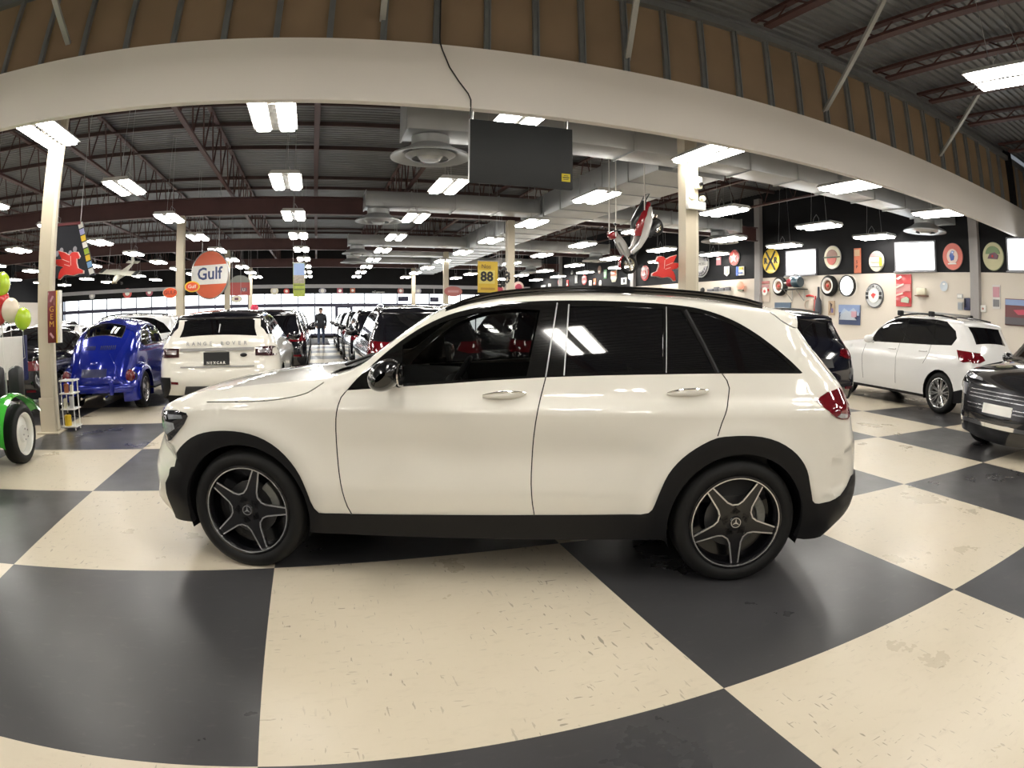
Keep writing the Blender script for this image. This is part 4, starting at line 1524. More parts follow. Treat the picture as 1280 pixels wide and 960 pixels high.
# ---- white compact SUV with black roof, tail towards the camera
EV_O = [(-.60, .24, .30, .2, .1), (-.78, .42, .42, .34, .1), (-.78, .66, .42, .34, .06), (-.68, .86, .3, .24, .05), (-.42, .97, .16, .12, .04), (.05, 1.04, .12, .1, .04), (.58, 1.10, .1, .08, .04),
        (.90, 1.30, .08, .06, .06), (1.22, 1.47, .09, .07, .05), (1.45, 1.545, .12, .10, .04), (1.85, 1.60, .14, .12, .04), (2.3, 1.60, .14, .12, .04), (2.75, 1.575, .14, .12, .035), (3.08, 1.535, .10, .09, .03),
        (3.13, 1.505, .07, .06, .03), (3.10, 1.475, .09, .07, .04), (3.20, 1.33, .16, .13, .05), (3.29, 1.20, .18, .14, .05), (3.35, 1.165, .2, .15, .05), (3.38, 1.08, .24, .18, .05), (3.40, .98, .26, .20, .05),
        (3.41, .84, .28, .22, .05), (3.43, .74, .28, .22, .05), (3.46, .62, .28, .22, .05), (3.43, .45, .26, .2, .05), (3.35, .33, .2, .12, .03)]
EV = dict(O=EV_O, hw=.965, wb=2.66, r=.36, paint=PW, belt=1.05, slope=.46, roof=PBLK, screen=((.62, 1.12), (1.22, 1.47)), back=((3.11, 1.46), (3.285, 1.21)), backw=.86, mirror=(.95, 1.10), mirrorm=PBLK,
          wins=[[(.78, 1.10), (1.12, 1.36), (1.45, 1.47), (1.62, 1.49), (1.62, 1.15)], [(1.70, 1.15), (1.70, 1.49), (2.25, 1.49), (2.40, 1.19)], [(2.48, 1.19), (2.38, 1.48), (2.75, 1.45), (2.98, 1.24)]],
          roofpoly=[(.66, 1.14), (1.2, 1.52), (1.6, 1.9), (3.3, 1.9), (3.14, 1.44), (3.24, 1.235), (2.3, 1.165), (.72, 1.08)],
          clad=[(-.42, .05), (-.45, .32), (3.06, .34), (3.10, .58), (3.2, .61), (5, .61), (5, .05)],
          panels=[([(.60, .915), (.60, 1.045), (.84, 1.055), (.935, 1.03), (.94, .93), (.86, .905)], 'rear', 'tail_lamp', mat('smoked_tail_lamp', (.04, .008, .012), .06, coat=1.0), None),
                  ([(.64, .955), (.64, 1.02), (.80, 1.025), (.82, .965)], 'rear', 'lamp_lens', mat('lamp_lens_silver', (.35, .33, .34), .12, .5, coat=1.0, var=.5, scale=40), 'silvery inner lens'),
                  ([(-.20, .79), (.20, .79), (.20, .98), (-.20, .98)], 'rear1', 'number_plate', BLACK, 'black dealer plate'),
                  ([(-.58, 1.0), (.58, 1.0), (.58, 1.045), (-.58, 1.045)], 'rear1', 'plate_recess', mat('grey_recess', (.30, .29, .28), .5), None),
                  ([(-.58, .75), (.58, .75), (.58, .772), (-.58, .772)], 'rear1', 'tailgate_crease', mat('grey_recess', (.30, .29, .28), .5), None),
                  ([(.62, .50), (.80, .51), (.80, .55), (.62, .54)], 'rear', 'reflector', TAILRED, None),
                  ([(-.55, .33), (.55, .33), (.50, .47), (-.50, .47)], 'rear1', 'diffuser_panel', mat('dark_grey_plastic', (.05, .05, .052), .5), None)])
ev, evch, evb, evsk = make_car('suv', 'white compact SUV with black roof, tail towards the camera, left of the aisle', 'car', 'cars in the showroom', (-1.50, 13.0, 0), math.radians(-91), EV)
for k, (c, y) in enumerate(zip('RANGEROVER', (-.40, -.31, -.22, -.13, -.04, .14, .23, .32, .41, .50))):
    b = text_mesh(c, .075, .008, frame((1, 0, 0), (0, 1, 0), (3.440, y - .05, 1.11)), bold=.002); b.build('letter', GREY, ev, flat=True)
b = MB(); b.ball((3.455, .42, .93), (.008, .055, .03)); b.build('badge', BLACK, ev, label='small dark oval badge')
for k, c in enumerate('NEXCAR'):
    b = text_mesh(c, .055, .006, frame((1, 0, 0), (0, 1, 0), (3.505, -.125 + .05 * k, .82)), bold=.002); b.build('letter', WHITE, ev, flat=True)
b = MB(); b.tube((3.30, .02, 1.27), (3.22, .03, 1.40), .010); b.build('wiper', STEEL, ev)

# ---- dark SUVs parked nose-away along both sides of the aisle
BLKS = suv_spec(PBLK, 1.0, 1.02, .96, panels=tail_bits(.93, 1.08, .93, .45, side=3.56))
r1, c1, b1, k1 = make_car('suv', 'black SUV with red tail lamps just over the white SUV bonnet, right of the aisle', 'car', 'dark SUVs lining the aisle', (1.72, 13.15, 0), math.radians(-90), BLKS)
badge_round(r1, (3.58, 0, 1.02), (1, 0, .1))
rows = [(4.12, 13.2, 'black SUV seen through the front side window of the nearest white SUV'),
        (1.74, 18.6, 'second dark SUV back on the right side of the aisle'), (1.76, 24.0, 'third dark SUV back on the right side of the aisle'), (1.76, 29.4, 'fourth dark SUV back on the right side of the aisle'),
        (1.8, 34.6, 'farthest dark SUV on the right side of the aisle'),
        (-1.24, 18.7, 'dark SUV parked straight ahead of the white black-roofed SUV'), (-1.26, 24.1, 'dark SUV second ahead of the white black-roofed SUV'), (-1.26, 29.5, 'dark SUV third ahead of the white black-roofed SUV')]
for x, y, lab in rows:
    c = copy_tree(r1)
    c.location = (x, y, 0)
    tag(c, lab, 'car', 'dark SUVs lining the aisle')

# ---- black SUV just behind the white one, at the right
NB = suv_spec(mat('blue_black_paint', (.006, .007, .014), .1, coat=1.0, var=.02), 1.03, 1.03, .97, panels=tail_bits(.98, 1.10, .955, .50, True, .56, 3.67), railm=mat('black_rail', (.02, .02, .02), .3))
r2, c2, b2, k2 = make_car('suv', 'blue-black SUV with roof rails just behind the tail of the nearest white SUV', 'car', 'cars in the showroom', (7.25, 10.55, 0), math.radians(-92), NB)
badge_round(r2, (3.655, 0, 1.10), (1, 0, .1))
b = MB(); b.path([(3.42, 0, 1.32), (3.46, .2, 1.26), (3.47, .42, 1.25)], .010, 6); b.build('rear_wiper', PTRIM, r2)

# ---- white SUV side-on against the right wall
XW = [[(.86, 1.13), (1.0, 1.34), (1.2, 1.47), (1.46, 1.56), (1.72, 1.575), (1.72, 1.16)], [(1.80, 1.165), (1.80, 1.58), (2.46, 1.57), (2.56, 1.18)], [(2.64, 1.185), (2.56, 1.57), (2.84, 1.545), (3.12, 1.40), (3.18, 1.30), (3.10, 1.20)]]
XS = suv_spec(mat('bright_white_paint', (.80, .79, .77), .2, coat=1.0, var=.01), 1.03, 1.06, .97, wins=XW, panels=tail_bits(1.0, 1.14, .955, .48, True, .62, 3.67))
XS['wins'] = [[(a * 1.02, b * 1.05) for a, b in q] for q in XW]
XS['dlo'] = band(XS['wins'])
r3, c3, b3, k3 = make_car('suv', 'white SUV with roof cross bars parked before the right wall', 'car', 'cars in the showroom', (11.45, 9.15, 0), math.radians(-98), XS)
for q, x in enumerate((1.55, 2.45)):
    b = MB(); b.rbox((x, 0, 1.80), (.07, 1.34, .035), .012); b.build('cross_bar', STEEL, r3)
    for sg in (1, -1):
        b = MB(); b.rbox((x, .68 * sg, 1.775), (.12, .10, .10), .02); b.build('bar_foot', PTRIM, r3)
b = MB()
b.prism([(0, 0), (.16, 0), (.02, .09)], -.012, .012, frame((0, 1, 0), (1, 0, 0), (2.95, 0, 1.70)))
b.build('shark_fin_aerial', PBLK, r3)
GAPM = MATS['shut_line_shadow_gap']
for L in ([(1.76, 1.19), (1.72, .9), (1.74, .42)], [(2.64, 1.22), (2.62, 1.05), (2.50, .86)], [(.74, 1.12), (.68, .85), (.74, .42)]):
    L = linear(L, .06); Y = c3.y(L)
    b = MB(); b.path([Vector((l[0], -(y + .001), l[1])) for l, y in zip(L, Y)], .004, 4); b.build('shut_line', GAPM, r3)
for x, z in ((1.58, 1.075), (2.46, 1.09)):
    b = MB(); b.rbox((x, -(float(c3.y(np.array([[x, z]]))[0]) + .01), z), (.22, .03, .03), .012); b.build('door_handle', XS['paint'], r3)

# ---- black car nosing in at the right edge
HY = suv_spec(mat('graphite_black_paint', (.016, .016, .018), .12, coat=1.0, var=.03), .97, 1.0, .94,
              panels=[([(-.62, .50), (.62, .50), (.70, .66), (.62, .84), (-.62, .84), (-.70, .66)], 'front1', 'grille', mat('dark_chrome_mesh', (.035, .035, .04), .25, .7, var=.5, scale=60), 'wide dark patterned grille'),
                      ([(-.26, .53), (.26, .53), (.26, .645), (-.26, .645)], 'front1', 'number_plate', WHITE, 'pale plate'),
                      ([(.66, .70), (.82, .71), (.84, .86), (.68, .84)], 'front', 'head_lamp', LAMPCLR, None),
                      ([(.40, .90), (.70, .92), (.80, .95), (.72, .97), (.42, .93)], 'front', 'running_lamp', LAMPCLR, None),
                      ([(-.78, .36), (.78, .36), (.80, .41), (-.80, .41)], 'front1', 'bumper_strip', CHROME, 'bright lower bumper strip')])
r4, c4, b4, k4 = make_car('suv', 'black SUV nosing into view at the right edge with a wide patterned grille', 'car', 'cars in the showroom', (8.22, 3.50, 0), math.radians(-8), HY)
for z in (.57, .615, .70, .745, .79):
    k4.panel([(-.58, z - .006), (.58, z - .006), (.58, z + .006), (-.58, z + .006)], 'front', 'grille_bar', mat('grille_bar_chrome', (.30, .30, .31), .25, .9), r4, .022, .01, .1)
b = text_mesh('H', .12, .01, frame((-1, 0, .1), (0, -1, 0), (-.822, 0, .73)), sx=1.3); b.build('badge', CHROME, r4, flat=True)

# ---- white SUV side-on behind the blue beetle, and cars further off on the left
LS = suv_spec(mat('white_paint', (.74, .74, .73), .25, coat=1.0, var=.01), 1.0, 1.0, .95, panels=tail_bits())
r5, c5, b5, k5 = make_car('suv', 'white SUV standing side-on behind the blue beetle-shaped car', 'car', 'cars further back on the left', (-6.85, 15.9, 0), math.radians(3), LS)
SED_O = [(-.70, .25, .3, .22, .08), (-.84, .46, .4, .32, .08), (-.80, .68, .36, .28, .05), (-.45, .83, .2, .14, .04), (.4, .93, .14, .1, .04), (.68, .98, .1, .08, .04), (1.1, 1.22, .08, .06, .06), (1.45, 1.38, .1, .08, .05),
         (1.9, 1.44, .12, .1, .04), (2.35, 1.42, .12, .1, .04), (2.75, 1.28, .1, .08, .05), (3.1, 1.10, .12, .1, .05), (3.5, 1.06, .16, .12, .04), (3.66, .98, .24, .18, .05), (3.70, .75, .28, .22, .05), (3.72, .52, .26, .2, .05), (3.62, .30, .2, .12, .03)]
SED = dict(O=SED_O, hw=.91, wb=2.8, r=.33, paint=LS['paint'], belt=.95, slope=.42, screen=((.70, 1.0), (1.42, 1.37)), back=((2.42, 1.40), (3.04, 1.13)), mirror=(.98, 1.0),
           wins=[[(.95, .99), (1.35, 1.28), (1.78, 1.36), (1.78, 1.01)], [(1.86, 1.015), (1.86, 1.36), (2.35, 1.34), (2.72, 1.14), (2.78, 1.03)]], panels=tail_bits(.80, .92, .88, .5, True, .5))
r6, c6, b6, k6 = make_car('sedan', 'white saloon with its roof showing left of the white black-roofed SUV', 'car', 'cars further back on the left', (-5.6, 22.3, 0), math.radians(-88), SED)
DSED = dict(SED); DSED['paint'] = PBLK; DSED['panels'] = tail_bits(.80, .92, .88, .5, True, .5)
r7, c7, b7, k7 = make_car('sedan', 'black saloon between the left column and the blue beetle-shaped car', 'car', 'cars further back on the left', (-5.75, 15.0 - .2, 0), math.radians(-90), DSED)
r7.location = (-5.62, 13.45, 0)
far = [(r6, 'sedan', -8.4, 21.2, -85, 'second white saloon further left behind the blue beetle-shaped car'), (r5, 'suv', -11.2, 21.5, -88, 'white SUV at the far left under the model aeroplane'),
       (r7, 'sedan', -10.0, 15.6, -80, 'black saloon at the far left behind the left column'), (r1, 'suv', -13.2, 17.2, -75, 'black SUV at the far left beyond the balloons'),
       (r6, 'sedan', -5.2, 27.6, -90, 'white saloon far back under the big round orange sign'), (r1, 'suv', -8.2, 28.4, -90, 'black SUV far back to the left near the windows'),
       (r5, 'suv', -11.8, 28.6, -90, 'white SUV far back to the left near the windows'), (r7, 'sedan', -6.1, 34.0, -90, 'black saloon farthest back by the windows on the left'),
       (r6, 'sedan', -8.6, 35.0, -90, 'white saloon farthest back by the windows on the left'), (r1, 'suv', 6.9, 18.6, -90, 'black SUV behind the white SUV roof, right of the yellow banner'),
       (r5, 'suv', 9.8, 20.0, -90, 'white SUV hidden low behind the nearest white SUV'), (r7, 'sedan', 4.0, 19.0, -90, 'black saloon low behind the dark SUVs')]
for src, nm, x, y, a, lab in far[:10]:
    c = copy_tree(src)
    c.location = (x, y, 0); c.rotation_euler = (0, 0, math.radians(a))
    tag(c, lab, 'car', 'cars further back')


# ---- the blue beetle-shaped car
def build_beetle():
    BL = mat('metallic_blue_paint', (.006, .018, .30), .18, .35, coat=1.0, var=.05)
    root = thing('beetle_car', 'shiny blue rounded old two-door car, tail towards the camera', 'car', (-3.78, 13.25, 0), math.radians(-91), 'cars in the showroom')
    O = [(-.30, .36, .20, .14, .05), (-.52, .50, .25, .20, .06), (-.55, .66, .28, .24, .07), (-.42, .82, .30, .26, .08), (-.15, .94, .28, .24, .08), (.20, 1.0, .22, .18, .06), (.55, 1.04, .16, .12, .05), (.66, 1.07, .12, .1, .05),
         (.86, 1.30, .10, .08, .05), (1.0, 1.42, .14, .12, .05), (1.25, 1.485, .20, .17, .05), (1.55, 1.50, .24, .2, .05), (1.9, 1.475, .22, .16, .08), (2.2, 1.39, .20, .13, .11), (2.45, 1.25, .20, .13, .12),
         (2.65, 1.10, .26, .20, .10), (2.86, .90, .34, .30, .09), (3.00, .70, .36, .32, .10), (3.06, .55, .34, .30, .10), (3.02, .42, .26, .2, .08), (2.9, .36, .2, .12, .05)]
    HW = .66

    def inset(x, z):
        return np.maximum(0, z - .98) * .22 + np.clip((.6 - z) / .3, 0, 1) * .03
    ch = Chart(O, HW, inset, [(2.5, .30), (.2, .30)], .07)
    wn = [[(.80, 1.05), (.93, 1.30), (1.08, 1.39), (1.55, 1.415), (1.55, 1.05)], [(1.62, 1.05), (1.62, 1.41), (1.95, 1.36), (2.16, 1.24), (2.22, 1.12), (2.10, 1.06)]]
    P, T, cen, ins = ch.triangulate(wn, .09)
    done = ~ins; got = []
    for p in wn:
        m = pip(np.array(p), cen) & ~done; done = done | m; got.append(T[m])
    i0, i1 = ch.index(.68, 1.09), ch.index(.97, 1.40)
    j0, j1 = ch.index(2.24, 1.37), ch.index(2.56, 1.17)
    n = len(ch.out) - 1
    V = []; F = []; N = []
    for (a, b, v0, v1) in ((0, i0, -1, 1), (i0, i1, -1, -.86), (i0, i1, .86, 1), (i1, j0, -1, 1), (j0, j1, -1, -.80), (j0, j1, .80, 1), (j1, n, -1, 1)):
        q = ch.bridge(a, b, v0, v1, 14 if v1 - v0 > 1 else 3)
        k = len(V); V += q[0]; F += [tuple(k + j for j in f) for f in q[1]]; N += q[2]
    body = ch.sheet(P, T[~done], 'body', BL, root, extra=(V, F, N, 0))
    for t in got: ch.pair(P, t, 'side_window', GLASSC, root, off=-.004)
    from_bridge(ch.bridge(i0, i1, -.86, .86, 8, -.003), 'windscreen', GLASSC, root)
    rw = from_bridge(ch.bridge(j0, j1, -.80, .80, 8, -.003), 'rear_window', GLASSC, root)
    b = MB()
    V, F, N = ch.bridge(j0, j1, -.80, .80, 8, .006)
    ni = j1 - j0 + 1
    ring = [V[i * 9] for i in range(ni)] + [V[(ni - 1) * 9 + k] for k in range(1, 9)] + [V[i * 9 + 8] for i in range(ni - 2, -1, -1)] + [V[k] for k in range(7, 0, -1)]
    b.path(ring, .011, 6, closed=True)
    b.build('window_moulding', CHROME, rw)
    for L in ([(.80, 1.05), (.93, 1.30), (1.08, 1.39), (1.55, 1.415), (1.95, 1.36), (2.16, 1.24), (2.22, 1.12), (2.10, 1.05)],):
        for sg in (1, -1):
            b = MB(); Q = linear(L, .06, True); Y = ch.y(Q)
            b.path([Vector((q[0], (y + .004) * sg, q[1])) for q, y in zip(Q, Y)], .009, 5, closed=True)
            b.build('window_moulding', CHROME, root)
    # wings (fenders): swollen shells over each wheel
    for front in (True, False):
        for sg in (1, -1):
            b = MB()
            xc, top, ln = (0.0, .80, .52) if front else (2.42, .80, .56)

            def fn(u, v, xc=xc, sg=sg, ln=ln, front=front):
                a = -.30 + (PI + .62) * u          # along the arch
                e = math.sin(min(PI, max(0, a)) * .5 + 0) if False else 1
                rx = ln * (1.0 + .10 * math.cos(a) * (1 if front else 1)); rz = .48
                th = v * PI * .5
                yy = .52 + .27 * math.sin(th) ** .8
                k = .72 + .28 * math.cos(th) ** .7
                return Vector((xc + rx * math.cos(a) * k, yy * sg, .32 + rz * math.sin(a) * k))
            b.grid(fn, 26, 10)
            w = b.build('wing', BL, root, 60)
            if not front:
                L = MB()
                L.ball((2.92, .62 * sg, .58), (.07, .09, .125), 14, 10)
                t = L.build('tail_lamp', TAILRED, w)
                L = MB(); L.lathe([(.085, 0), (.10, .01), (.105, .03), (.09, .03)], frame((.9, .1 * sg, .35), None, (2.90, .62 * sg, .57)), 20, sq=1.25); L.build('lamp_rim', CHROME, w)
            else:
                L = MB(); L.ball((-.44, .58 * sg, .62), (.09, .11, .11)); L.build('head_lamp', LAMPCLR, w)
    for sg in (1, -1):
        b = MB(); b.rbox((1.2, .70 * sg, .30), (1.55, .20, .04), .015); b.build('running_board', BLACK, root)
    # engine lid outline and louvres
    sk = Skin([body])
    lid = [(-.40, .55), (-.36, .78), (-.24, .96), (0, 1.0), (.24, .96), (.36, .78), (.40, .55), (.25, .48), (-.25, .48)]
    sk.panel(lid, 'rear', 'engine_lid', BL, root, .014, .02, .06)
    for sg in (-1, 1):
        b = MB()
        for k in range(8):
            h, nn, i_, ds = sk.t.ray_cast(Vector((5, sg * (.06 + .035 * k), 1.06)), Vector((-1, 0, 0)))
            if h: b.rbox(h, (.02, .012, .09), .004, Matrix.Rotation(-.7, 3, 'Y'))
        b.build('air_louvres', BLACK, root)
    sk.panel([(-.24, .60), (.24, .60), (.24, .73), (-.24, .73)], 'rear', 'number_plate', mat('dark_blue_plate', (.01, .015, .08), .3), root, .02, .02, .08)
    b = MB(); b.ball((3.03, 0, .80), (.05, .09, .045)); b.build('plate_lamp', BL, root)
    # bumper with two upright guards
    b = MB()
    pts = [Vector((3.18 - .20 * (abs(k) / 8) ** 2.6, k * .095, .40)) for k in range(-8, 9)]
    b.grid(lambda u, v: Vector((3.18 - .24 * abs(2 * u - 1) ** 2.6 + .022 * math.cos((v - .5) * PI), -.76 + 1.52 * u, .34 + .13 * v)), 20, 6)
    bm = b.build('rear_bumper', BL, root, 60)
    for sg in (-1, 1):
        b = MB(); b.rbox((3.20, .36 * sg, .42), (.06, .075, .24), .03); b.build('bumper_guard', BL, bm)
        b = MB(); b.tube((3.0, .22 * sg, .27), (3.2, .22 * sg, .26), .022); b.build('tail_pipe', CHROME, root)
    WH = mat('polished_wheel', (.55, .55, .56), .2, .9)
    for xc in (0, 2.40):
        for sg in (-1, 1):
            wheel(root, xc, .66 * sg, .315, .315, .205, .17, sg, 'disc', WH)
    # cabin
    b = MB()
    b.rbox((1.5, 0, .55), (1.9, 1.15, .1), .03)
    for yy in (-.3, .3):
        b.rbox((1.50, yy, .95), (.14, .46, .60), .06, Matrix.Rotation(.2, 3, 'Y')); b.rbox((1.60, yy, 1.28), (.1, .24, .14), .04)
    b.rbox((2.15, 0, .90), (.14, 1.0, .4), .06)
    b.build('seats', mat('tan_seat_cloth', (.16, .12, .07), .7), root)
    b = MB(); b.tube((1.0, -.62, 1.06), (.86, -.82, 1.14), .012); b.ball((.86, -.84, 1.17), (.02, .06, .05)); b.build('door_mirror', CHROME, root)
    b = MB(); b.tube((1.0, .62, 1.06), (.86, .82, 1.14), .012); b.ball((.86, .84, 1.17), (.02, .06, .05)); b.build('door_mirror', CHROME, root)
    return root


build_beetle()


# ---- green open hot rod poking in at the left edge
def green_rod():
    GR = mat('lime_green_paint', (.05, .42, .04), .15, coat=1.0, var=.04)
    CW = mat('white_wheel_enamel', (.70, .70, .66), .3, .3)
    root = thing('hot_rod', 'lime green open hot rod poking in at the left edge with a white-rimmed wheel', 'car', (-4.83, 6.52, 0), math.radians(-90), 'cars in the showroom')
    # local: x rearwards (towards the left, out of frame), y across, nose at x<0
    for (x, y) in ((0, -.02), (0, 1.30), (2.35, -.02), (2.35, 1.30)):
        sg = -1 if y < .5 else 1
        t, m, hw = wheel(root, x, y, .325, .325, .225, .20, sg, 'none', CW)
        b = MB()
        b.lathe([(.21, hw * .2), (.15, hw * .55), (.10, hw * .6), (.085, hw * .95), (.05, hw * 1.0), (0, hw * 1.0)], m, 28)
        b.build('wheel_disc', CW, t)
        for k in range(5):
            a = 2 * PI * k / 5
            b = MB(); b.tube(m @ Vector((math.cos(a) * .062, math.sin(a) * .062, hw * .9)), m @ Vector((math.cos(a) * .062, math.sin(a) * .062, hw * 1.1)), .011, n=6); b.build('wheel_nut', CHROME, t)
    b = MB()

    def tub(u, v):
        x = -.55 + 3.3 * u
        a = PI * v
        w = .36 + .32 * min(1, max(0, (u - .05) / .3)) ** .7
        h = .30 + .20 * math.sin(min(1, u * 1.6) * PI / 2)
        y = .64 - w * math.cos(a) * (1 if True else 0)
        z = .34 + h * math.sin(a) ** .55 * (1.0 if u < .42 or u > .80 else .88)
        return Vector((x, y, z))
    b.grid(tub, 30, 18)
    b.build('body', GR, root, 60)
    for sg in (-1, 1):
        b = MB()

        def fen(u, v, sg=sg):
            a = -.25 + (PI * .98) * u
            yc = .64 + sg * .64
            w = .13 * (1 - .35 * u)
            return Vector((.10 - .50 * math.cos(a) * (1 + .5 * max(0, -math.cos(a))) * -1, yc + (v - .5) * 2 * w, .36 + .40 * math.sin(a) + .03 * math.sin(PI * v)))
        b.grid(fen, 22, 8)
        b.build('wing', GR, root, 60)
    for y in (.40, .88):
        b = MB()
        b.rbox((1.55, y, .62), (.42, .40, .12), .05); b.rbox((1.80, y, .86), (.14, .40, .52), .06, Matrix.Rotation(.2, 3, 'Y'))
        b.build('seat', mat('black_vinyl', (.012, .012, .014), .4), root)
    b = MB()
    b.rbox((.35, .64, .74), (.42, .30, .16), .04); b.ball((.35, .64, .88), (.14, .14, .07))
    for k in range(4):
        for sg in (-1, 1): b.path([(.20 + .1 * k, .64 + .1 * sg, .80), (.22 + .1 * k, .64 + .24 * sg, .82), (.24 + .1 * k, .64 + .34 * sg, .70)], .022, 6)
    b.build('engine', CHROME, root)
    b = MB()
    for sg in (-1, 1):
        b.path([(1.98, .64 + .42 * sg, .60), (1.95, .64 + .42 * sg, 1.0), (1.93, .64 + .36 * sg, 1.10), (1.93, .64, 1.12)], .028, 8)
    b.build('roll_bar', mat('black_tube', (.012, .012, .014), .35), root)
    return root


green_rod()
# ================================================================ SIGNS, WALL PIECES AND HANGING THINGS
RWF = lambda y, z, x=RW - .02: frame((-1, 0, 0), (0, -1, 0), (x, y, z))          # faces the hall from the right wall
FWF = lambda x, z, y=FAR - .03: frame((0, -1, 0), (1, 0, 0), (x, y, z))          # faces the hall from the far wall
CAMF = lambda x, y, z, a=0.0: frame((math.sin(a), -math.cos(a), 0), (math.cos(a), math.sin(a), 0), (x, y, z))


def disc(r, sy=1.0, n=36):
    return [(r * math.cos(2 * PI * k / n), r * sy * math.sin(2 * PI * k / n)) for k in range(n)]


def rect(w, h, x=0, y=0):
    return [(x - w / 2, y - h / 2), (x + w / 2, y - h / 2), (x + w / 2, y + h / 2), (x - w / 2, y + h / 2)]


def sign(name, label, cat, m, layers, group=None, texts=(), parts=True):
    """layers: (part name, outline, material) stacked outwards; texts: (string, size, x, y, material, stretch)"""
    o = thing(name, label, cat, m.translation, 0, group)
    R = m.copy(); R.translation = (0, 0, 0)
    z = 0
    for nm, poly, mm in layers:
        b = MB(); b.prism(poly, z, z + .022, R)
        b.build(nm, mm, o, 30)
        z += .022 if nm in ('panel', 'face') else .012
    for t in texts:
        s_, sz, x, y, mm = t[:5]
        b = text_mesh(s_, sz, .01, R @ Matrix.Translation((x, y, z + .008)), sx=t[5] if len(t) > 5 else 1.0, bold=t[6] if len(t) > 6 else 0)
        b.build('lettering', mm, o, flat=True)
    return o


def ring_text(o, m, txt, r, size, mm, a0, da, z, up=True):
    R = m.copy(); R.translation = (0, 0, 0)
    for k, c in enumerate(txt):
        if c == ' ': continue
        b = MB()
        a = a0 + da * k
        p = R @ Matrix.Translation((r * math.cos(a), r * math.sin(a), z)) @ Matrix.Rotation(a - PI / 2 if up else a + PI / 2, 4, 'Z')
        text_mesh(c, size, .01, p, b)
        b.build('letter', mm, o, flat=True)


WG = 'wall signs of the right wall'
# --- upper black band, right wall
m = RWF(17.19, 3.66)
o = sign('railway_sign', 'round yellow railway crossing sign with a black cross', 'sign', m, [('panel', disc(.47), BLACK), ('face', disc(.45), YELLOW)], WG, [('R', .30, -.27, 0, BLACK, 1, .012), ('R', .30, .27, 0, BLACK, 1, .012)])
b = MB(); R = m.copy(); R.translation = (0, 0, 0)
for a in (PI / 4 + .12, -PI / 4 - .12): b.box(R @ Vector((0, 0, .05)), (.012, .80, .07), Matrix(R.to_3x3()) @ Matrix.Rotation(a, 3, 'Z') @ Matrix.Rotation(PI / 2, 3, 'Y') @ Matrix.Rotation(PI / 2, 3, 'X'))
b.v = []; b.f = []; b.mi = []
for a in (PI / 4 + .14, -PI / 4 - .14):
    c, s_ = math.cos(a), math.sin(a)
    b.prism([(c * x - s_ * y, s_ * x + c * y) for x, y in rect(.84, .075)], .05, .065, R)
b.build('black_cross', BLACK, o)
m = RWF(14.12, 3.62)
sign('round_sign', 'round cream and pink sign with a dark bar across it', 'sign', m, [('panel', disc(.38), GREY), ('face', disc(.365), CREAM), ('upper_field', [(.24 * math.cos(a), .03 + .22 * math.sin(a)) for a in [PI * k / 14 for k in range(15)]], mat('dull_brown', (.30, .17, .13), .5)),
      ('red_field', [(.21 * math.cos(a), -.03 - .22 * abs(math.sin(a))) for a in [PI * k / 14 for k in range(15)]], mat('salmon_red', (.62, .16, .13), .5)), ('bar', rect(.74, .035), mat('dark_green_bar', (.04, .06, .04), .5))], WG)
m = RWF(13.02, 3.47)
sign('upright_sign', 'tall narrow orange sign on the black band', 'sign', m, [('panel', rect(.29, .77), mat('dull_orange', (.50, .14, .07), .5)), ('face', rect(.22, .20, 0, .24), mat('pale_orange', (.52, .36, .22), .5))], WG, [('S', .14, 0, -.05, BLACK), ('P', .14, 0, -.2, BLACK)])
m = RWF(12.21, 3.42)
sign('round_sign', 'round beige sign with grey and yellow panels left of the middle window', 'sign', m, [('panel', disc(.31), GREY), ('face', disc(.30), CREAM), ('top_band', [(.24 * math.cos(a), .14 + .13 * math.sin(a)) for a in [PI * k / 10 for k in range(11)]], mat('mauve_band', (.35, .22, .22), .5)),
      ('grey_panel', rect(.36, .09, -.02, .02), GREY), ('yellow_panel', rect(.10, .26, .20, -.02), YELLOW), ('lower_line', rect(.44, .015, 0, -.17), BLACK)], WG)
m = RWF(9.26, 3.48)
sign('round_sign', 'round red sign with a blue figure right of the middle window', 'sign', m, [('panel', disc(.37), mat('rim_dark', (.1, .08, .08), .5)), ('face', disc(.36), mat('coral_red', (.66, .16, .12), .4)), ('pale_centre', disc(.20), mat('pale_pink', (.75, .58, .52), .5)),
      ('figure', [(-.05, -.12), (.05, -.1), (.08, 0), (.03, .06), (.08, .13), (0, .16), (-.06, .1), (-.1, .02)], BLUE), ('pale_script', rect(.30, .03, 0, -.20), WHITE)], WG)
m = RWF(7.82, 3.47)
sign('round_sign', 'round olive-cream sign with a small dark picture, left of the rightmost window', 'sign', m, [('panel', disc(.37), mat('olive_rim', (.20, .24, .14), .5)), ('face', disc(.355), mat('olive_cream', (.48, .46, .28), .5)), ('green_band', [(.25 * math.cos(a), .06 + .20 * math.sin(a)) for a in [PI * k / 12 for k in range(13)]], mat('moss', (.16, .24, .12), .5)),
      ('picture', [(-.18, -.06), (.16, -.08), (.20, .02), (.08, .10), (-.10, .06)], mat('plum', (.14, .07, .10), .5)), ('red_dot', disc(.03), REDPAINT)], WG)
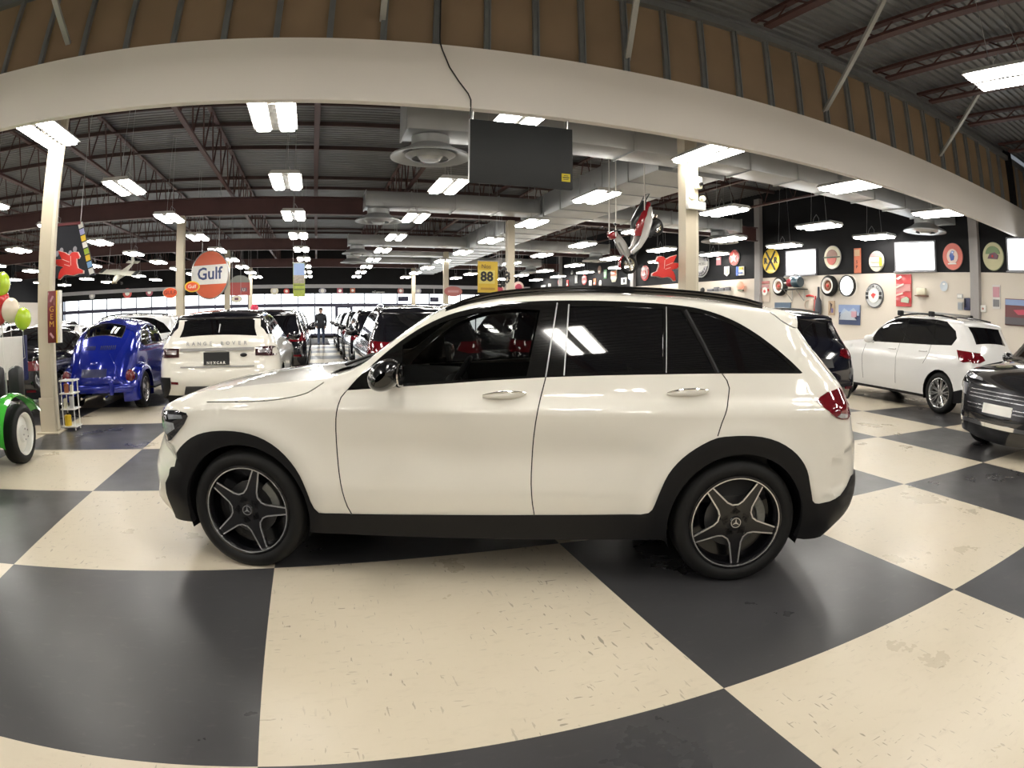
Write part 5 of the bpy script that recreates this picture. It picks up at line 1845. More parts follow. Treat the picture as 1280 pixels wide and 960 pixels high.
# --- beyond the pilaster
m = RWF(21.58, 3.79)
o = sign('round_sign', 'big round grey-white sign with black ring lettering just right of the column', 'sign', m, [('panel', disc(.56), BLACK), ('face', disc(.55), GREY), ('dark_ring', disc(.50), BLACK), ('grey_ring', disc(.47), mat('pale_lilac', (.5, .49, .52), .5)), ('centre', disc(.30), WHITE), ('cross_band', rect(1.06, .20), WHITE)], WG,
         [('UPERMOBILE', .17, 0, 0, mat('dark_grey_letters', (.10, .10, .10), .5), 1.0)])
ring_text(o, m, 'POLISH', .41, .17, BLACK, PI - .55, -.38, .10)
ring_text(o, m, 'FACTORY', .41, .16, BLACK, PI + .6, .32, .10, False)
for k, (y, z, w_, h_, mm, lab) in enumerate(((20.39, 3.86, .30, .34, mat('dull_rose', (.30, .13, .14), .5), 'small dull red square sign between the grey and the star discs'),)):
    sign('small_sign', lab, 'sign', RWF(y, z), [('panel', rect(w_, h_), mm), ('face', rect(w_ * .8, .08, 0, .08), GREY)], WG)
m = RWF(19.35, 3.92)
st = []
for k in range(10):
    a = PI / 2 + 2 * PI * k / 10; r = .24 if k % 2 == 0 else .10
    st.append((r * math.cos(a), r * math.sin(a)))
sign('star_sign', 'round red sign with a five-pointed star', 'sign', m, [('panel', disc(.31), WHITE), ('face', disc(.295), mat('brick_red', (.50, .06, .05), .4)), ('star', st, mat('pale_star', (.60, .36, .32), .5))], WG, [('T', .16, 0, 0, BLACK)])
shield = lambda w_, h_: [(-w_ / 2, h_ / 2), (w_ / 2, h_ / 2), (w_ / 2, -h_ * .25), (0, -h_ / 2), (-w_ / 2, -h_ * .25)]
sign('shield_sign', 'small white and orange shield sign below the red star disc', 'sign', RWF(19.85, 3.41), [('panel', shield(.31, .38), WHITE), ('face', shield(.2, .24), mat('pale_orange', (.52, .36, .22), .5))], WG)
sign('small_sign', 'small square sign in blue, yellow and white by the pilaster', 'sign', RWF(18.99, 3.38), [('panel', rect(.46, .34), WHITE), ('blue_part', rect(.12, .34, -.17), BLUE), ('yellow_part', rect(.2, .1, .08, .1), YELLOW), ('blue_line', rect(.24, .05, .06, -.08), BLUE)], WG)
sign('round_sign', 'round red and white sign left of the red winged horse', 'sign', RWF(26.3, 3.69), [('panel', disc(.38), REDPAINT), ('face', disc(.30), mat('faded_pink', (.5, .26, .26), .5)), ('centre', disc(.15), REDPAINT)], WG)
sign('oval_sign', 'small white and blue upright oval sign under the hanging scooter wheel', 'sign', RWF(27.78, 3.66), [('panel', disc(.21, 1.25), mat('dark_blue_rim', (.05, .08, .2), .5)), ('face', disc(.17, 1.25), WHITE)], WG)
sign('small_sign', 'white square sign with a black mark under the hanging scooter', 'sign', RWF(28.46, 3.40), [('panel', rect(.58, .34), WHITE), ('mark', rect(.20, .20, .05), BLACK)], WG)
sign('shield_sign', 'tall rounded shield sign, orange above and white below', 'sign', RWF(29.6, 3.72), [('panel', [(-.34, .30), (.34, .30), (.34, -.10), (.20, -.32), (-.20, -.32), (-.34, -.10)], CREAM), ('orange_top', rect(.60, .26, 0, .15), ORANGE)], WG)
far_small = [(30.62, 3.89, .34, .49, GREEN, 'narrow grey-green upright sign on the black band'), (31.36, 4.18, .40, .46, mat('dull_brown', (.30, .17, .13), .5), 'small brown oval sign higher than the others on the black band'),
             (31.23, 3.40, .31, .36, WHITE, 'small white shield low on the black band'), (31.96, 3.53, .30, .37, mat('dull_orange', (.50, .14, .07), .5), 'small tan upright sign on the black band'), (32.55, 3.45, .33, .36, WHITE, 'small white bottle-shaped sign on the black band'),
             (33.39, 3.72, .64, .62, REDPAINT, 'red shield sign with white foot on the black band'), (34.56, 3.81, .36, .49, GREY, 'grey upright sign on the black band'), (35.22, 4.26, .30, .28, GREY, 'tiny grey oval sign high on the black band'), (35.93, 3.63, .26, .41, REDPAINT, 'small red upright sign far along the black band'),
             (37.22, 3.77, .60, .50, REDPAINT, 'red and white shield far along the black band'), (39.0, 3.55, .5, .4, WHITE, 'white sign far along the black band'), (40.2, 3.55, .8, .3, GREY, 'grey sign farthest along the black band')]
for k, (y, z, w_, h_, mm, lab) in enumerate(far_small):
    round_ = 'oval' in lab or 'shield' in lab
    sign('small_sign', lab, 'sign', RWF(y, z), [('panel', disc(w_ / 2, h_ / w_) if round_ else rect(w_, h_), mm), ('face', rect(w_ * .5, h_ * .25, 0, -h_ * .22), WHITE if mm is not WHITE else GREY)], WG)

# --- lower beige wall
m = RWF(17.48, 2.57)
sign('notice_sign', 'red and white notice board by the pilaster, red ring at its foot', 'sign', m, [('panel', rect(.42, .76), mat('pale_cream_board', (.62, .52, .44), .5)), ('red_top', rect(.40, .10, 0, .32), mat('faded_red', (.42, .14, .13), .5)), ('pink_band', rect(.40, .10, 0, .18), mat('faded_pink', (.5, .26, .26), .5)), ('red_band', rect(.40, .10, 0, .04), REDPAINT), ('white_disc', disc(.15), WHITE), ('red_disc', disc(.055), REDPAINT)], WG)


def wall_tyre(y, z, lab):
    t = thing('whitewall_spare', lab, 'tyre', (RW - .12, y, z), 0, 'whitewall tyres on the right wall')
    m = frame((-1, 0, 0), (0, -1, 0))
    b = MB(); b.lathe([(.17, -.10), (.30, -.11), (.335, -.06), (.335, .06), (.30, .10), (.25, .11)], m, 40); b.build('tread', RUBBER, t)
    b = MB(); b.lathe([(.255, .108), (.25, .115), (.19, .105), (.17, .06)], m, 40); b.build('whitewall', WHITE, t)
    b = MB(); b.lathe([(.17, .06), (.12, .02), (.10, .07), (0, .08)], m, 32); b.build('hub', mat('tan_red_hub', (.30, .13, .08), .35, .3), t)
    b = MB(); b.lathe([(.05, .075), (.045, .10), (0, .105)], m, 20); b.build('hub_cap', REDPAINT, t)


wall_tyre(16.62, 2.73, 'whitewall tyre on the right wall, nearer the pilaster')
wall_tyre(14.2, 2.70, 'whitewall tyre beside the glowing disc')
d = thing('disc_lamp', 'glowing white disc sign with a dark rim', 'lamp', (RW - .05, 13.43, 2.69), 0)
m = frame((-1, 0, 0), (0, -1, 0))
b = MB(); b.lathe([(.335, -.03), (.335, .08), (.295, .08), (.295, .05)], m, 40); b.build('rim', BLACK, d)
b = MB(); b.lathe([(.30, .05), (.2, .065), (0, .07)], m, 36); b.build('diffuser', mat('lit_disc', (1, 1, 1), .4, emit=2.5, var=0), d)
# engine on a bracket
e = thing('engine', 'small engine with a dark blue barrel on a wall bracket', 'engine', (RW - .26, 15.77, 2.62), 0)
b = MB(); b.box((0, 0, -.02), (.46, .95, .03)); b.build('shelf', BLACK, e)
for s_ in (-1, 1):
    b = MB(); b.path([(.22, .30 * s_, -.04), (.22, .30 * s_, -.40), (-.18, .30 * s_, -.05)], .014, 6); b.build('bracket', STEEL, e)
b = MB(); b.lathe([(0, -.17), (.17, -.17), (.19, -.14), (.19, .14), (.17, .17), (0, .17)], frame((0, 1, 0), None, (-.02, -.20, .22)), 24); b.build('barrel', mat('dark_teal', (.02, .05, .07), .3, coat=.6), e)
b = MB(); b.lathe([(0, -.12), (.13, -.12), (.15, 0), (.13, .1), (0, .1)], frame((0, 1, 0), None, (-.02, .14, .20)), 24); b.build('blower', mat('dark_red_metal', (.25, .02, .03), .3, .3), e)
b = MB(); b.rbox((-.02, .0, .34), (.16, .22, .14), .03); b.tube((-.02, .20, .2), (-.02, .42, .2), .05); b.build('manifold', CHROME, e)
b = MB(); b.path([(0, -.25, .42), (-.02, -.1, .50), (0, .0, .46)], .02, 6); b.build('hose', BLACK, e)
# bicycle-like tangle: red garden-pump frame hung on the wall
p_ = thing('pedal_car', 'red and cream pedal toy hung on the wall', 'toy', (RW - .04, 15.15, 2.10), 0)
b = MB(); b.path([(0, .20, .28), (0, .05, .30), (0, -.22, .26), (0, -.24, -.1), (0, -.16, -.30)], .035, 8); b.build('frame', REDPAINT, p_)
b = MB(); b.path([(0, .16 * math.cos(2 * PI * k / 24) + .12, .16 * math.sin(2 * PI * k / 24) - .02) for k in range(24)], .022, 6, closed=True); b.build('wheel', mat('faded_cream', (.6, .48, .40), .5), p_)
b = MB(); b.rbox((0, -.05, .0), (.05, .22, .34), .02); b.build('panel', mat('pale_cream_board', (.62, .52, .44), .5), p_)
g = thing('guitar_case', 'slim dark bottle-shaped case leaning up the wall beside the red pedal toy', 'case', (RW - .11, 14.71, 1.72), 0)
b = MB(); b.lathe([(0, 0), (.13, .03), (.14, .25), (.12, .50), (.05, .62), (.04, .95), (0, .96)], Matrix.Diagonal((.7, 1, 1, 1)), 20); b.build('case', mat('slate_case', (.035, .04, .055), .45), g)
sign('poster', 'blue-grey poster just over the white SUV spoiler', 'poster', RWF(16.56, 1.96), [('panel', rect(.84, .40), mat('slate_blue_print', (.10, .15, .22), .5)), ('horizon', rect(.8, .06, 0, -.08), GREY)], 'posters on the right wall')
sign('poster', 'small brown picture left of the blue car poster', 'poster', RWF(14.17, 1.99), [('panel', rect(.28, .46), mat('tan_print', (.45, .33, .22), .5)), ('dark_figure', [(-.06, .18), (.04, .12), (.0, .0), (-.06, -.16), (-.02, .02)], mat('dark_print', (.08, .05, .05), .5)), ('violet_figure', rect(.07, .14, .06, -.08), mat('violet_print', (.16, .13, .30), .5))], 'posters on the right wall')
sign('poster', 'poster of a silver-blue car under the glowing disc', 'poster', RWF(13.36, 1.79), [('panel', rect(.92, .62), mat('night_blue_print', (.04, .06, .14), .4)), ('sky', rect(.92, .24, 0, .19), mat('sky_print', (.22, .30, .50), .5)), ('hills', [(-.4, .0), (-.2, .2), (.0, .1), (.2, .22), (.44, .06), (.44, -.02)], mat('pale_blue_print', (.34, .42, .55), .5)), ('car_shape', [(-.40, -.16), (-.34, .0), (-.12, .12), (.06, .10), (.2, -.02), (.34, -.16)], mat('silver_print', (.40, .44, .50), .5)), ('pink_patch', rect(.22, .18, .24, .02), mat('pink_print', (.52, .30, .34), .5))], 'posters on the right wall')
m = RWF(12.31, 2.39)
o = sign('round_sign', 'round black and white ring badge with a red middle on the beige wall', 'sign', m, [('panel', disc(.37), mat('charcoal_ring', (.07, .07, .08), .5)), ('face', disc(.335), mat('silver_ring', (.52, .53, .54), .4)), ('centre', disc(.215), WHITE), ('red_mark', [(-.10, .02), (-.02, .08), (.10, .04), (.04, -.02), (.0, -.09), (-.06, -.04)], REDPAINT)], WG)
R = m.copy(); R.translation = (0, 0, 0)
for s_ in (-1, 1):
    b = MB()
    for dy in (-.06, .06): b.prism(rect(.10, .085, .275 * s_, dy), .06, .075, R)
    b.build('dark_blocks', BLACK, o)
ring_text(o, m, 'MOTOR CLUB', .275, .10, BLACK, PI - .55, -.25, .06)
m = RWF(11.14, 2.55)
sign('poster', 'tall red poster with white curling shapes', 'poster', m, [('panel', rect(.59, .92), mat('poster_red', (.52, .045, .05), .3, coat=.5)), ('pale_band', rect(.55, .20, 0, .08), mat('rosy_band', (.56, .26, .25), .4)), ('white_swoosh', [(-.28, .34), (-.10, .42), (-.04, .38), (-.2, .30)], WHITE), ('pink_swoosh', [(-.28, .10), (.02, .20), (.04, .16), (-.24, .06)], mat('pale_pink', (.75, .58, .52), .5)),
      ('lower_swoosh', [(-.28, -.12), (.0, -.06), (.02, -.11), (-.24, -.17)], mat('pale_pink', (.75, .58, .52), .5)), ('badge', [(-.06, -.34), (.24, -.36), (.26, -.24), (.16, -.18), (-.04, -.24)], mat('sage_badge', (.40, .44, .34), .5))], 'posters on the right wall')
sh = thing('wall_shelf', 'little cream box on a brown shelf right of the red poster', 'shelf', (RW - .10, 10.41, 2.40), 0)
b = MB(); b.box((0, 0, 0), (.16, .42, .03)); b.build('board', mat('brown_shelf', (.16, .07, .04), .5), sh)
b = MB(); b.rbox((0, 0, .12), (.12, .34, .20), .03); b.box((-.063, 0, .15), (.004, .08, .03)); b.build('box', CREAM, sh)
m = frame((-1, 0, 0), (0, -1, 0))
pl = thing('wall_plate', 'round pale blue plate on the beige wall', 'plate', (RW - .02, 9.62, 2.68), 0)
b = MB(); b.lathe([(.13, .0), (.14, .02), (.09, .015), (0, .012)], m, 28); b.build('dish', mat('pale_blue_glaze', (.50, .56, .62), .2, coat=.6), pl)
b = MB(); b.prism([(p[0], p[1] + .06) for p in disc(.05, .5)], .016, .022, m); b.build('highlight_band', WHITE, pl)
sign('framed_print', 'upper of two small pale frames near the right pilaster', 'picture frame', RWF(9.04, 2.42), [('panel', rect(.20, .12), GREY), ('face', rect(.15, .08), WHITE)], 'small pale frames')
sign('framed_print', 'lower of two small pale frames near the right pilaster', 'picture frame', RWF(9.03, 2.16), [('panel', rect(.18, .22), GREY), ('face', rect(.13, .16), mat('grey_blue_print', (.3, .33, .36), .5))], 'small pale frames')
ph = thing('wall_telephone', 'dark blue wall telephone beside the right pilaster', 'telephone', (RW - .05, 8.76, 2.22), 0)
b = MB(); b.rbox((0, 0, 0), (.10, .22, .32), .02); b.build('case', mat('dark_blue_plastic', (.03, .035, .09), .35), ph)
b = MB(); b.rbox((-.07, .06, .02), (.05, .05, .24), .02); b.build('handset', BLACK, ph)
bx = thing('alarm_box', 'small white alarm box right of the right pilaster', 'box', (RW - .04, 8.2, 2.12), 0)
b = MB(); b.rbox((0, 0, 0), (.08, .19, .18), .02); b.build('case', WHITE, bx)
b = MB(); b.lathe([(0, .0), (.03, 0), (.03, .012), (0, .014)], frame((-1, 0, 0), (0, -1, 0), (-.04, 0, 0)), 14); b.build('button', mat('rust_button', (.4, .14, .1), .4), bx)
sign('upright_sign', 'narrow pink and white upright sign left of the red car picture', 'sign', RWF(7.75, 2.44), [('panel', rect(.27, .60), mat('mist_white', (.62, .60, .58), .5)), ('pink_top', rect(.22, .26, 0, .12), mat('dusty_pink', (.52, .26, .30), .5)), ('dark_print', rect(.20, .18, 0, -.16), mat('charcoal_print', (.16, .16, .17), .5))], WG)
sign('picture', 'large framed picture of a red car at the right edge', 'picture', RWF(6.95, 2.08), [('panel', rect(1.0, .66), mat('wine_print', (.13, .03, .035), .3)), ('sky', rect(.96, .14, 0, .24), mat('sky_print', (.22, .30, .50), .5)), ('red_bonnet', [(-.2, .05), (.48, .10), (.48, -.04), (-.05, -.06)], mat('crimson_print', (.48, .05, .09), .3)), ('dark_road', rect(.96, .18, 0, -.22), mat('road_print', (.09, .08, .09), .4))], 'posters on the right wall')
# far beige wall: gun-like model, lamp, knob
rk = thing('wall_model', 'long thin grey model train mounted along the beige wall', 'model', (RW - .12, 20.25, 2.62), 0)
b = MB(); b.box((0, 0, 0), (.08, 1.6, .02)); b.build('rail', STEEL, rk)
for k, (y, l_, h_) in enumerate(((-.6, .3, .14), (-.2, .34, .12), (.15, .30, .16), (.55, .4, .10))):
    b = MB(); b.rbox((0, y, h_ / 2 + .02), (.10, l_, h_), .02)
    b.build('wagon', mat('pewter', (.14, .14, .15), .4, .4), rk)
bb = thing('round_bell', 'small black round bell on the beige wall', 'bell', (RW - .05, 21.48, 2.70), 0)
b = MB(); b.lathe([(0, .08), (.08, .06), (.12, 0), (.12, -.03)], frame((-1, 0, 0), (0, -1, 0)), 20); b.build('bell', BLACK, bb)
lp = thing('wall_lamp', 'glowing pink-orange globe lamp on the beige wall', 'lamp', (RW - .16, 18.84, 2.78), 0)
b = MB(); b.ball((0, 0, .03), (.13, .17, .17)); b.build('globe', mat('salmon_globe', (.9, .32, .22), .3, emit=.6), lp)
b = MB(); b.lathe([(0, -.20), (.10, -.19), (.12, -.12), (.06, -.10)], None, 16); b.build('base', mat('sage_base', (.40, .44, .34), .5), lp); b = MB(); b.box((.09, 0, -.15), (.14, .05, .05)); b.build('arm', BLACK, lp)

# --- far wall badges
FG = 'small signs over the far windows'
for k, (x, z, r, mm, lab) in enumerate(((-13.43, 3.40, .34, mat('brick_red', (.50, .06, .05), .4), 'round dull red sign over the far windows at the left'), (-11.77, 3.40, .26, mat('rose_sign', (.4, .1, .14), .5), 'smaller round rose sign over the far windows at the left'),
                                        (-2.94, 3.27, .27, CREAM, 'round beige sign left of the hanging picture banner'), (-2.12, 3.24, .20, mat('brick_red', (.50, .06, .05), .4), 'small red sign half behind the picture banner'),
                                        (.34, 3.26, .26, mat('lilac_grey', (.36, .36, .42), .5), 'oval lilac sign above the doorway person'), (1.54, 3.26, .22, mat('rose_sign', (.4, .1, .14), .5), 'small red square sign above the doorway'),
                                        (2.42, 3.28, .19, mat('dull_orange', (.50, .14, .07), .5), 'small orange sign over the far doors'), (5.77, 3.28, .22, mat('faded_red', (.42, .14, .13), .5), 'small round red sign over the dark SUV roof'),
                                        (7.02, 3.28, .22, mat('lilac_grey', (.36, .36, .42), .5), 'small round grey sign right of the thin column'), (9.99, 3.28, .22, WHITE, 'small round white sign left of the yellow banner'), (-16.2, 3.36, .24, GREY, 'round grey sign at the far left over the windows'))):
    sq = 'square' in lab or 'orange' in lab
    sign('small_sign', lab, 'sign', FWF(x, z), [('panel', rect(r * 1.8, r * 1.6) if sq else disc(r, .7 if 'oval' in lab else 1, 20), mm), ('face', disc(r * .5, 1, 16), WHITE if mm is not WHITE else REDPAINT)], FG)
t = thing('wall_lettering', 'white lettering on the black band over the far windows', 'lettering', (4.2, FAR - .03, 3.17), 0)
text_mesh('+Customs', .21, .02, frame((0, -1, 0), (1, 0, 0))).build('lettering', WHITE, t, flat=True)
for x, z, w_, lab in ((5.91, 2.70, .74, 'left of two dark screens hung in the far windows'), (8.12, 2.68, .62, 'right of two dark screens hung in the far windows')):
    r = thing('screen', lab, 'screen', (x, FAR - .35, z), 0, 'dark screens at the far windows')
    b = MB(); b.rbox((0, 0, 0), (w_, .06, .34), .015); b.build('panel', mat('navy_screen', (.02, .02, .05), .2), r)
    b = MB(); b.tube((0, 0, .17), (0, .2, 1.0), .02); b.build('bracket', STEEL, r)
gs3 = sign('oval_sign', 'red oval sign by the far column under the yellow banner', 'sign', CAMF(6.05, 27.2, 2.62), [('panel', disc(.42, .55), mat('faded_red', (.42, .14, .13), .5)), ('face', rect(.5, .1), mat('faded_pink', (.5, .26, .26), .5))])

# --- the big round orange sign and its neighbours
m = CAMF(-3.83, 22.3, 3.03, -.50)
o = sign('round_sign', 'huge round orange sign with a white band reading dark letters', 'sign', m, [('panel', disc(.86), WHITE), ('face', disc(.83), mat('gulf_orange', (.60, .10, .035), .4)), ('white_band', [(.83 * math.cos(a), .83 * math.sin(a)) for a in np.linspace(-.42, .42, 9)] + [(.83 * math.cos(a), .83 * math.sin(a)) for a in np.linspace(PI - .42, PI + .42, 9)], WHITE)], None, [('Gulf', .60, 0, .02, mat('navy_letters', (.02, .04, .14), .4), 1.1, .012)])
b = MB()
for s_ in (-.4, .4): b.tube((s_ * .85, -s_ * .46, .72), (s_ * .85, -s_ * .46, 3.15), .012, n=6)
b.build('hanger', STEEL, o)
b = MB(); b.path([Vector((x, y, 0)) for x, y in disc(.85, 1, 40)], .03, 6, closed=True); Rm = m.copy(); Rm.translation = (0, 0, 0); b.xform(Rm @ Matrix.Translation((0, 0, .02))); b.build('rim', STEEL, o)
sign('oval_sign', 'orange oval sign at the left of the slim column', 'sign', CAMF(-4.21, 17.68, 2.24), [('panel', disc(.22, .68), CREAM), ('face', disc(.205, .66), mat('deep_orange', (.70, .10, .03), .4))], 'orange oval signs', [('GULF', .15, 0, 0, mat('maroon_letters', (.16, .02, .02), .5))])
sign('oval_sign', 'yellow-rimmed orange oval sign overlapping the huge round sign', 'sign', CAMF(-3.56, 17.68, 2.39), [('panel', disc(.22, .70), YELLOW), ('face', disc(.185, .66), mat('deep_orange', (.70, .10, .03), .4))], 'orange oval signs', [('Gulf', .14, 0, 0, WHITE)])
gs = sign('garage_sign', 'red garage sign with a grey arched top at the farther column', 'sign', CAMF(-3.70, 30, 2.86), [('panel', rect(.95, .62), mat('dull_garage_red', (.30, .05, .045), .5)), ('arched_top', [(.48 * math.cos(a), .30 + .34 * math.sin(a)) for a in [PI * k / 14 for k in range(15)]], mat('grey_green', (.16, .17, .15), .5)), ('dark_plate', rect(.3, .18, .18, -.04), mat('plum', (.14, .07, .10), .5))], None, [('U', .2, .18, -.06, CREAM)])
gs2 = sign('round_sign', 'small cream round sign below the red garage sign', 'sign', CAMF(-3.86, 29.9, 2.38), [('panel', disc(.28, .6), GREY), ('face', disc(.23, .6), CREAM), ('mark', rect(.18, .12), mat('plum', (.14, .07, .10), .5))])

b = MB(); b.tube((0, .01, 0), (-.2, .2, 0), .012); b.build('bracket', STEEL, gs3)
for o, w_, h_, z in ((gs, .4, .30, 2.86), (gs2, .2, .10, 2.38)):
    b = MB()
    for s_ in (-1, 1): b.tube((s_ * w_, .01, h_), (s_ * w_, .01, 6.19 - z), .006, n=5)
    b.build('hanger', STEEL, o)

# --- red winged horses on the columns
horse = [(0.059, 0.165), (0.026, 0.128), (-0.072, 0.18), (-0.184, 0.211), (-0.112, 0.082), (-0.27, 0.082), (-0.178, -0.009), (-0.072, -0.036), (-0.119, -0.062), (-0.154, -0.125), (-0.167, -0.204), (-0.132, -0.211), (-0.072, -0.158), (-0.02, -0.149), (0.099, -0.169), (0.178, -0.151), (0.27, -0.145), (0.27, -0.105), (0.178, -0.066), (0.151, 0.007), (0.145, 0.079), (0.184, 0.066), (0.204, 0.099), (0.165, 0.165), (0.099, 0.175)]
for s_, x, y, z, sc, lab in ((1, -3.66, 8.64, 2.33, .95, 'red winged horse sign on the left column'), (-1, 5.46, 8.64, 2.32, 1.0, 'red winged horse sign left of the right column')):
    m = CAMF(x, y, z)
    o = sign('winged_horse_sign', lab, 'sign', m, [('panel', [(p[0] * s_ * sc * 1.05, p[1] * sc * 1.05) for p in horse][::s_], mat('pale_pink', (.75, .58, .52), .5)), ('face', [(p[0] * s_ * sc, p[1] * sc) for p in horse][::s_], mat('horse_red', (.60, .03, .025), .35, coat=.4))], 'red winged horse signs')
    b = MB()
    for a, c in (((-.10, .08), (.03, .03)), ((-.06, .0), (.04, -.03)), ((.05, .12), (.06, -.02))): b.tube((a[0] * s_ * sc, -.046, a[1] * sc), (c[0] * s_ * sc, -.046, c[1] * sc), .004, n=5)
    b.build('outline', mat('pale_pink', (.75, .58, .52), .5), o)
    b = MB(); b.tube((0, .01, 0), (-.29 * s_, .01, 0), .012); b.tube((-.29 * s_, .01, 0), (-.29 * s_, -.12, 0), .012); b.build('bracket', STEEL, o)

# --- maroon upright sign and shelf by the left column
v = thing('upright_sign', 'maroon upright box sign with yellow edge on the left column', 'sign', (-3.74, 8.24, 1.60), 0)
b = MB(); b.rbox((0, 0, 0), (.15, .10, .70), .01); b.build('box', mat('maroon_enamel', (.15, .012, .018), .35, coat=.5), v)
b = MB(); b.box((.082, -.01, 0), (.012, .10, .70)); b.build('yellow_edge', YELLOW, v)
b = MB(); b.box((.11, .0, 0), (.04, .09, .70)); b.build('white_side', WHITE, v)
b = MB()
for k, c in enumerate('GEM'): text_mesh(c, .11, .006, frame((0, -1, 0), (1, 0, 0), (0, -.053, .10 - .10 * k)), b)
b.build('lettering', mat('gold_letters', (.62, .34, .06), .4), v, flat=True)
for z, a in ((.24, .5), (-.25, -.7)):
    b = MB(); b.box((0, -.052, z), (.028, .006, .085), Matrix.Rotation(a, 3, 'Y')); b.build('pale_dash', mat('dusty_pink', (.52, .26, .30), .5), v)
s5 = thing('shelf_rack', 'small white rack of tins at the foot of the left column', 'rack', (-3.70, 8.68, 0), 0)
for x in (-.10, .10):
    for y in (-.10, .10):
        b = MB(); b.tube((x, y, 0), (x, y, .72), .009, n=6); b.build('upright', WHITE, s5)
for z in (.05, .30, .52, .70):
    b = MB(); b.rbox((0, 0, z), (.26, .24, .02), .005); b.build('shelf', WHITE, s5)
tins = [(-.04, -.05, .06, .055, .15, YELLOW, 'yellow tin on the lowest shelf of the small white rack'), (.04, -.05, .31, .035, .16, GREY, 'grey tin on the middle shelf of the small white rack'), (-.06, -.06, .31, .03, .13, CREAM, 'cream tin on the middle shelf of the small white rack'),
        (-.03, -.05, .53, .04, .12, mat('rust_tin', (.35, .12, .05), .4), 'rust coloured tin on the upper shelf of the small white rack'), (.06, -.05, .53, .03, .10, CREAM, 'cream tin on the upper shelf of the small white rack')]
for x, y, z, r, h, mm, lab in tins:
    o = thing('tin', lab, 'tin', (-3.70 + x, 8.68 + y, z), 0, 'tins on the white rack')
    b = MB(); b.lathe([(0, 0), (r, 0), (r, h), (r * .5, h + .012), (0, h + .012)], None, 16); b.build('can', mm, o)
    b = MB(); b.lathe([(r * .3, h + .012), (r * .3, h + .03), (0, h + .03)], None, 10); b.build('cap', BLACK, o)
b_ = thing('display_board', 'white board with a black edge standing beyond the green hot rod', 'board', (-5.05, 8.62, 0), 0)
b = MB(); b.rbox((0, 0, 1.05), (1.20, .05, .62), .01); b.build('panel', mat('matt_white_board', (.70, .68, .66), .6), b_)
b = MB(); b.box((.615, 0, 1.05), (.05, .07, .64)); b.build('edge', mat('dark_blue_plate', (.01, .015, .08), .3), b_)
for x in (-.5, .5):
    b = MB(); b.rbox((x, 0, .38), (.10, .08, .74), .02); b.rbox((x, 0, .02), (.14, .40, .04), .015); b.build('leg', mat('dark_grey_plastic', (.05, .05, .052), .5), b_)
for i, (x, y, lab) in enumerate(((-4.04, 7.52, 'right of two black padded stools by the left column'), (-4.44, 7.64, 'left of two black padded stools by the left column'))):
    s6 = thing('stool', lab, 'stool', (x, y, 0), 0, 'black padded stools')
    b = MB(); b.rbox((0, 0, .78), (.22, .22, .46), .08); b.build('seat', mat('black_vinyl', (.012, .012, .014), .4), s6)
    b = MB(); b.tube((0, 0, .02), (0, 0, .60), .03); b.lathe([(0, 0), (.17, 0), (.16, .02), (.03, .05)], None, 20); b.build('pedestal', CHROME, s6)

# --- balloons
balls = [(-4.09, 7.2, 2.03, .135, (.45, .62, .03), 'topmost lime balloon at the left edge'), (-4.10, 7.25, 1.83, .115, (.62, .03, .03), 'upper red balloon at the left edge'), (-3.90, 7.15, 1.70, .135, (.78, .66, .52), 'cream balloon in the cluster at the left edge'),
         (-3.73, 7.2, 1.59, .120, (.45, .62, .03), 'lowest lime balloon beside the left column'), (-4.12, 7.2, 1.66, .115, (.62, .03, .03), 'lower red balloon at the left edge')]
for k, (x, y, z, r, c, lab) in enumerate(balls):
    mm = mat('balloon_' + lab.split(' balloon')[0].split()[-1], c, .2, coat=.6)
    o = thing('balloon', lab, 'balloon', (x, y, z), 0, 'balloons tied at the left')
    b = MB(); b.ball((0, 0, 0), (r, r, r * 1.14), 24, 16); b.lathe([(.004, -r * 1.14), (.018, -r * 1.24), (0, -r * 1.2)], None, 10); b.build('skin', mm, o)
    b = MB(); b.path([(0, 0, -r * 1.2), (.02, 0, -r * 1.2 - (z - .95) * .5), (-4.05 - x, 7.22 - y, .95 - z)], .003, 5); b.build('string', WHITE, o)
w8 = thing('balloon_weight', 'dark weight holding the balloon strings', 'weight', (-4.05, 7.22, 0), 0)
b = MB(); b.lathe([(0, 0), (.08, 0), (.07, .10), (.02, .12), (.012, .95), (0, .95)], None, 16); b.build('stand', STEEL, w8)
for k, (x, y, z, r, c, lab) in enumerate(((-3.32, 33.0, 1.95, .22, (.6, .03, .08), 'red balloon far off before the windows'), (-3.75, 33.0, 1.74, .17, (.62, .03, .03), 'dark red balloon far off by the farthest column'), (-3.15, 33.0, 1.52, .20, (.72, .66, .40), 'pale yellow balloon far off above the black car roof'))):
    o = thing('balloon', lab, 'balloon', (x, y, z), 0, 'far balloons')
    b = MB(); b.ball((0, 0, 0), (r, r, r * 1.1)); b.build('skin', mat('far_balloon_%s' % lab.split()[0], c, .3), o)
    b = MB(); b.path([(0, 0, -r * 1.1), (.03, 0, -z * .5), (0, 0, -z + .005)], .006, 4); b.build('string', WHITE, o)

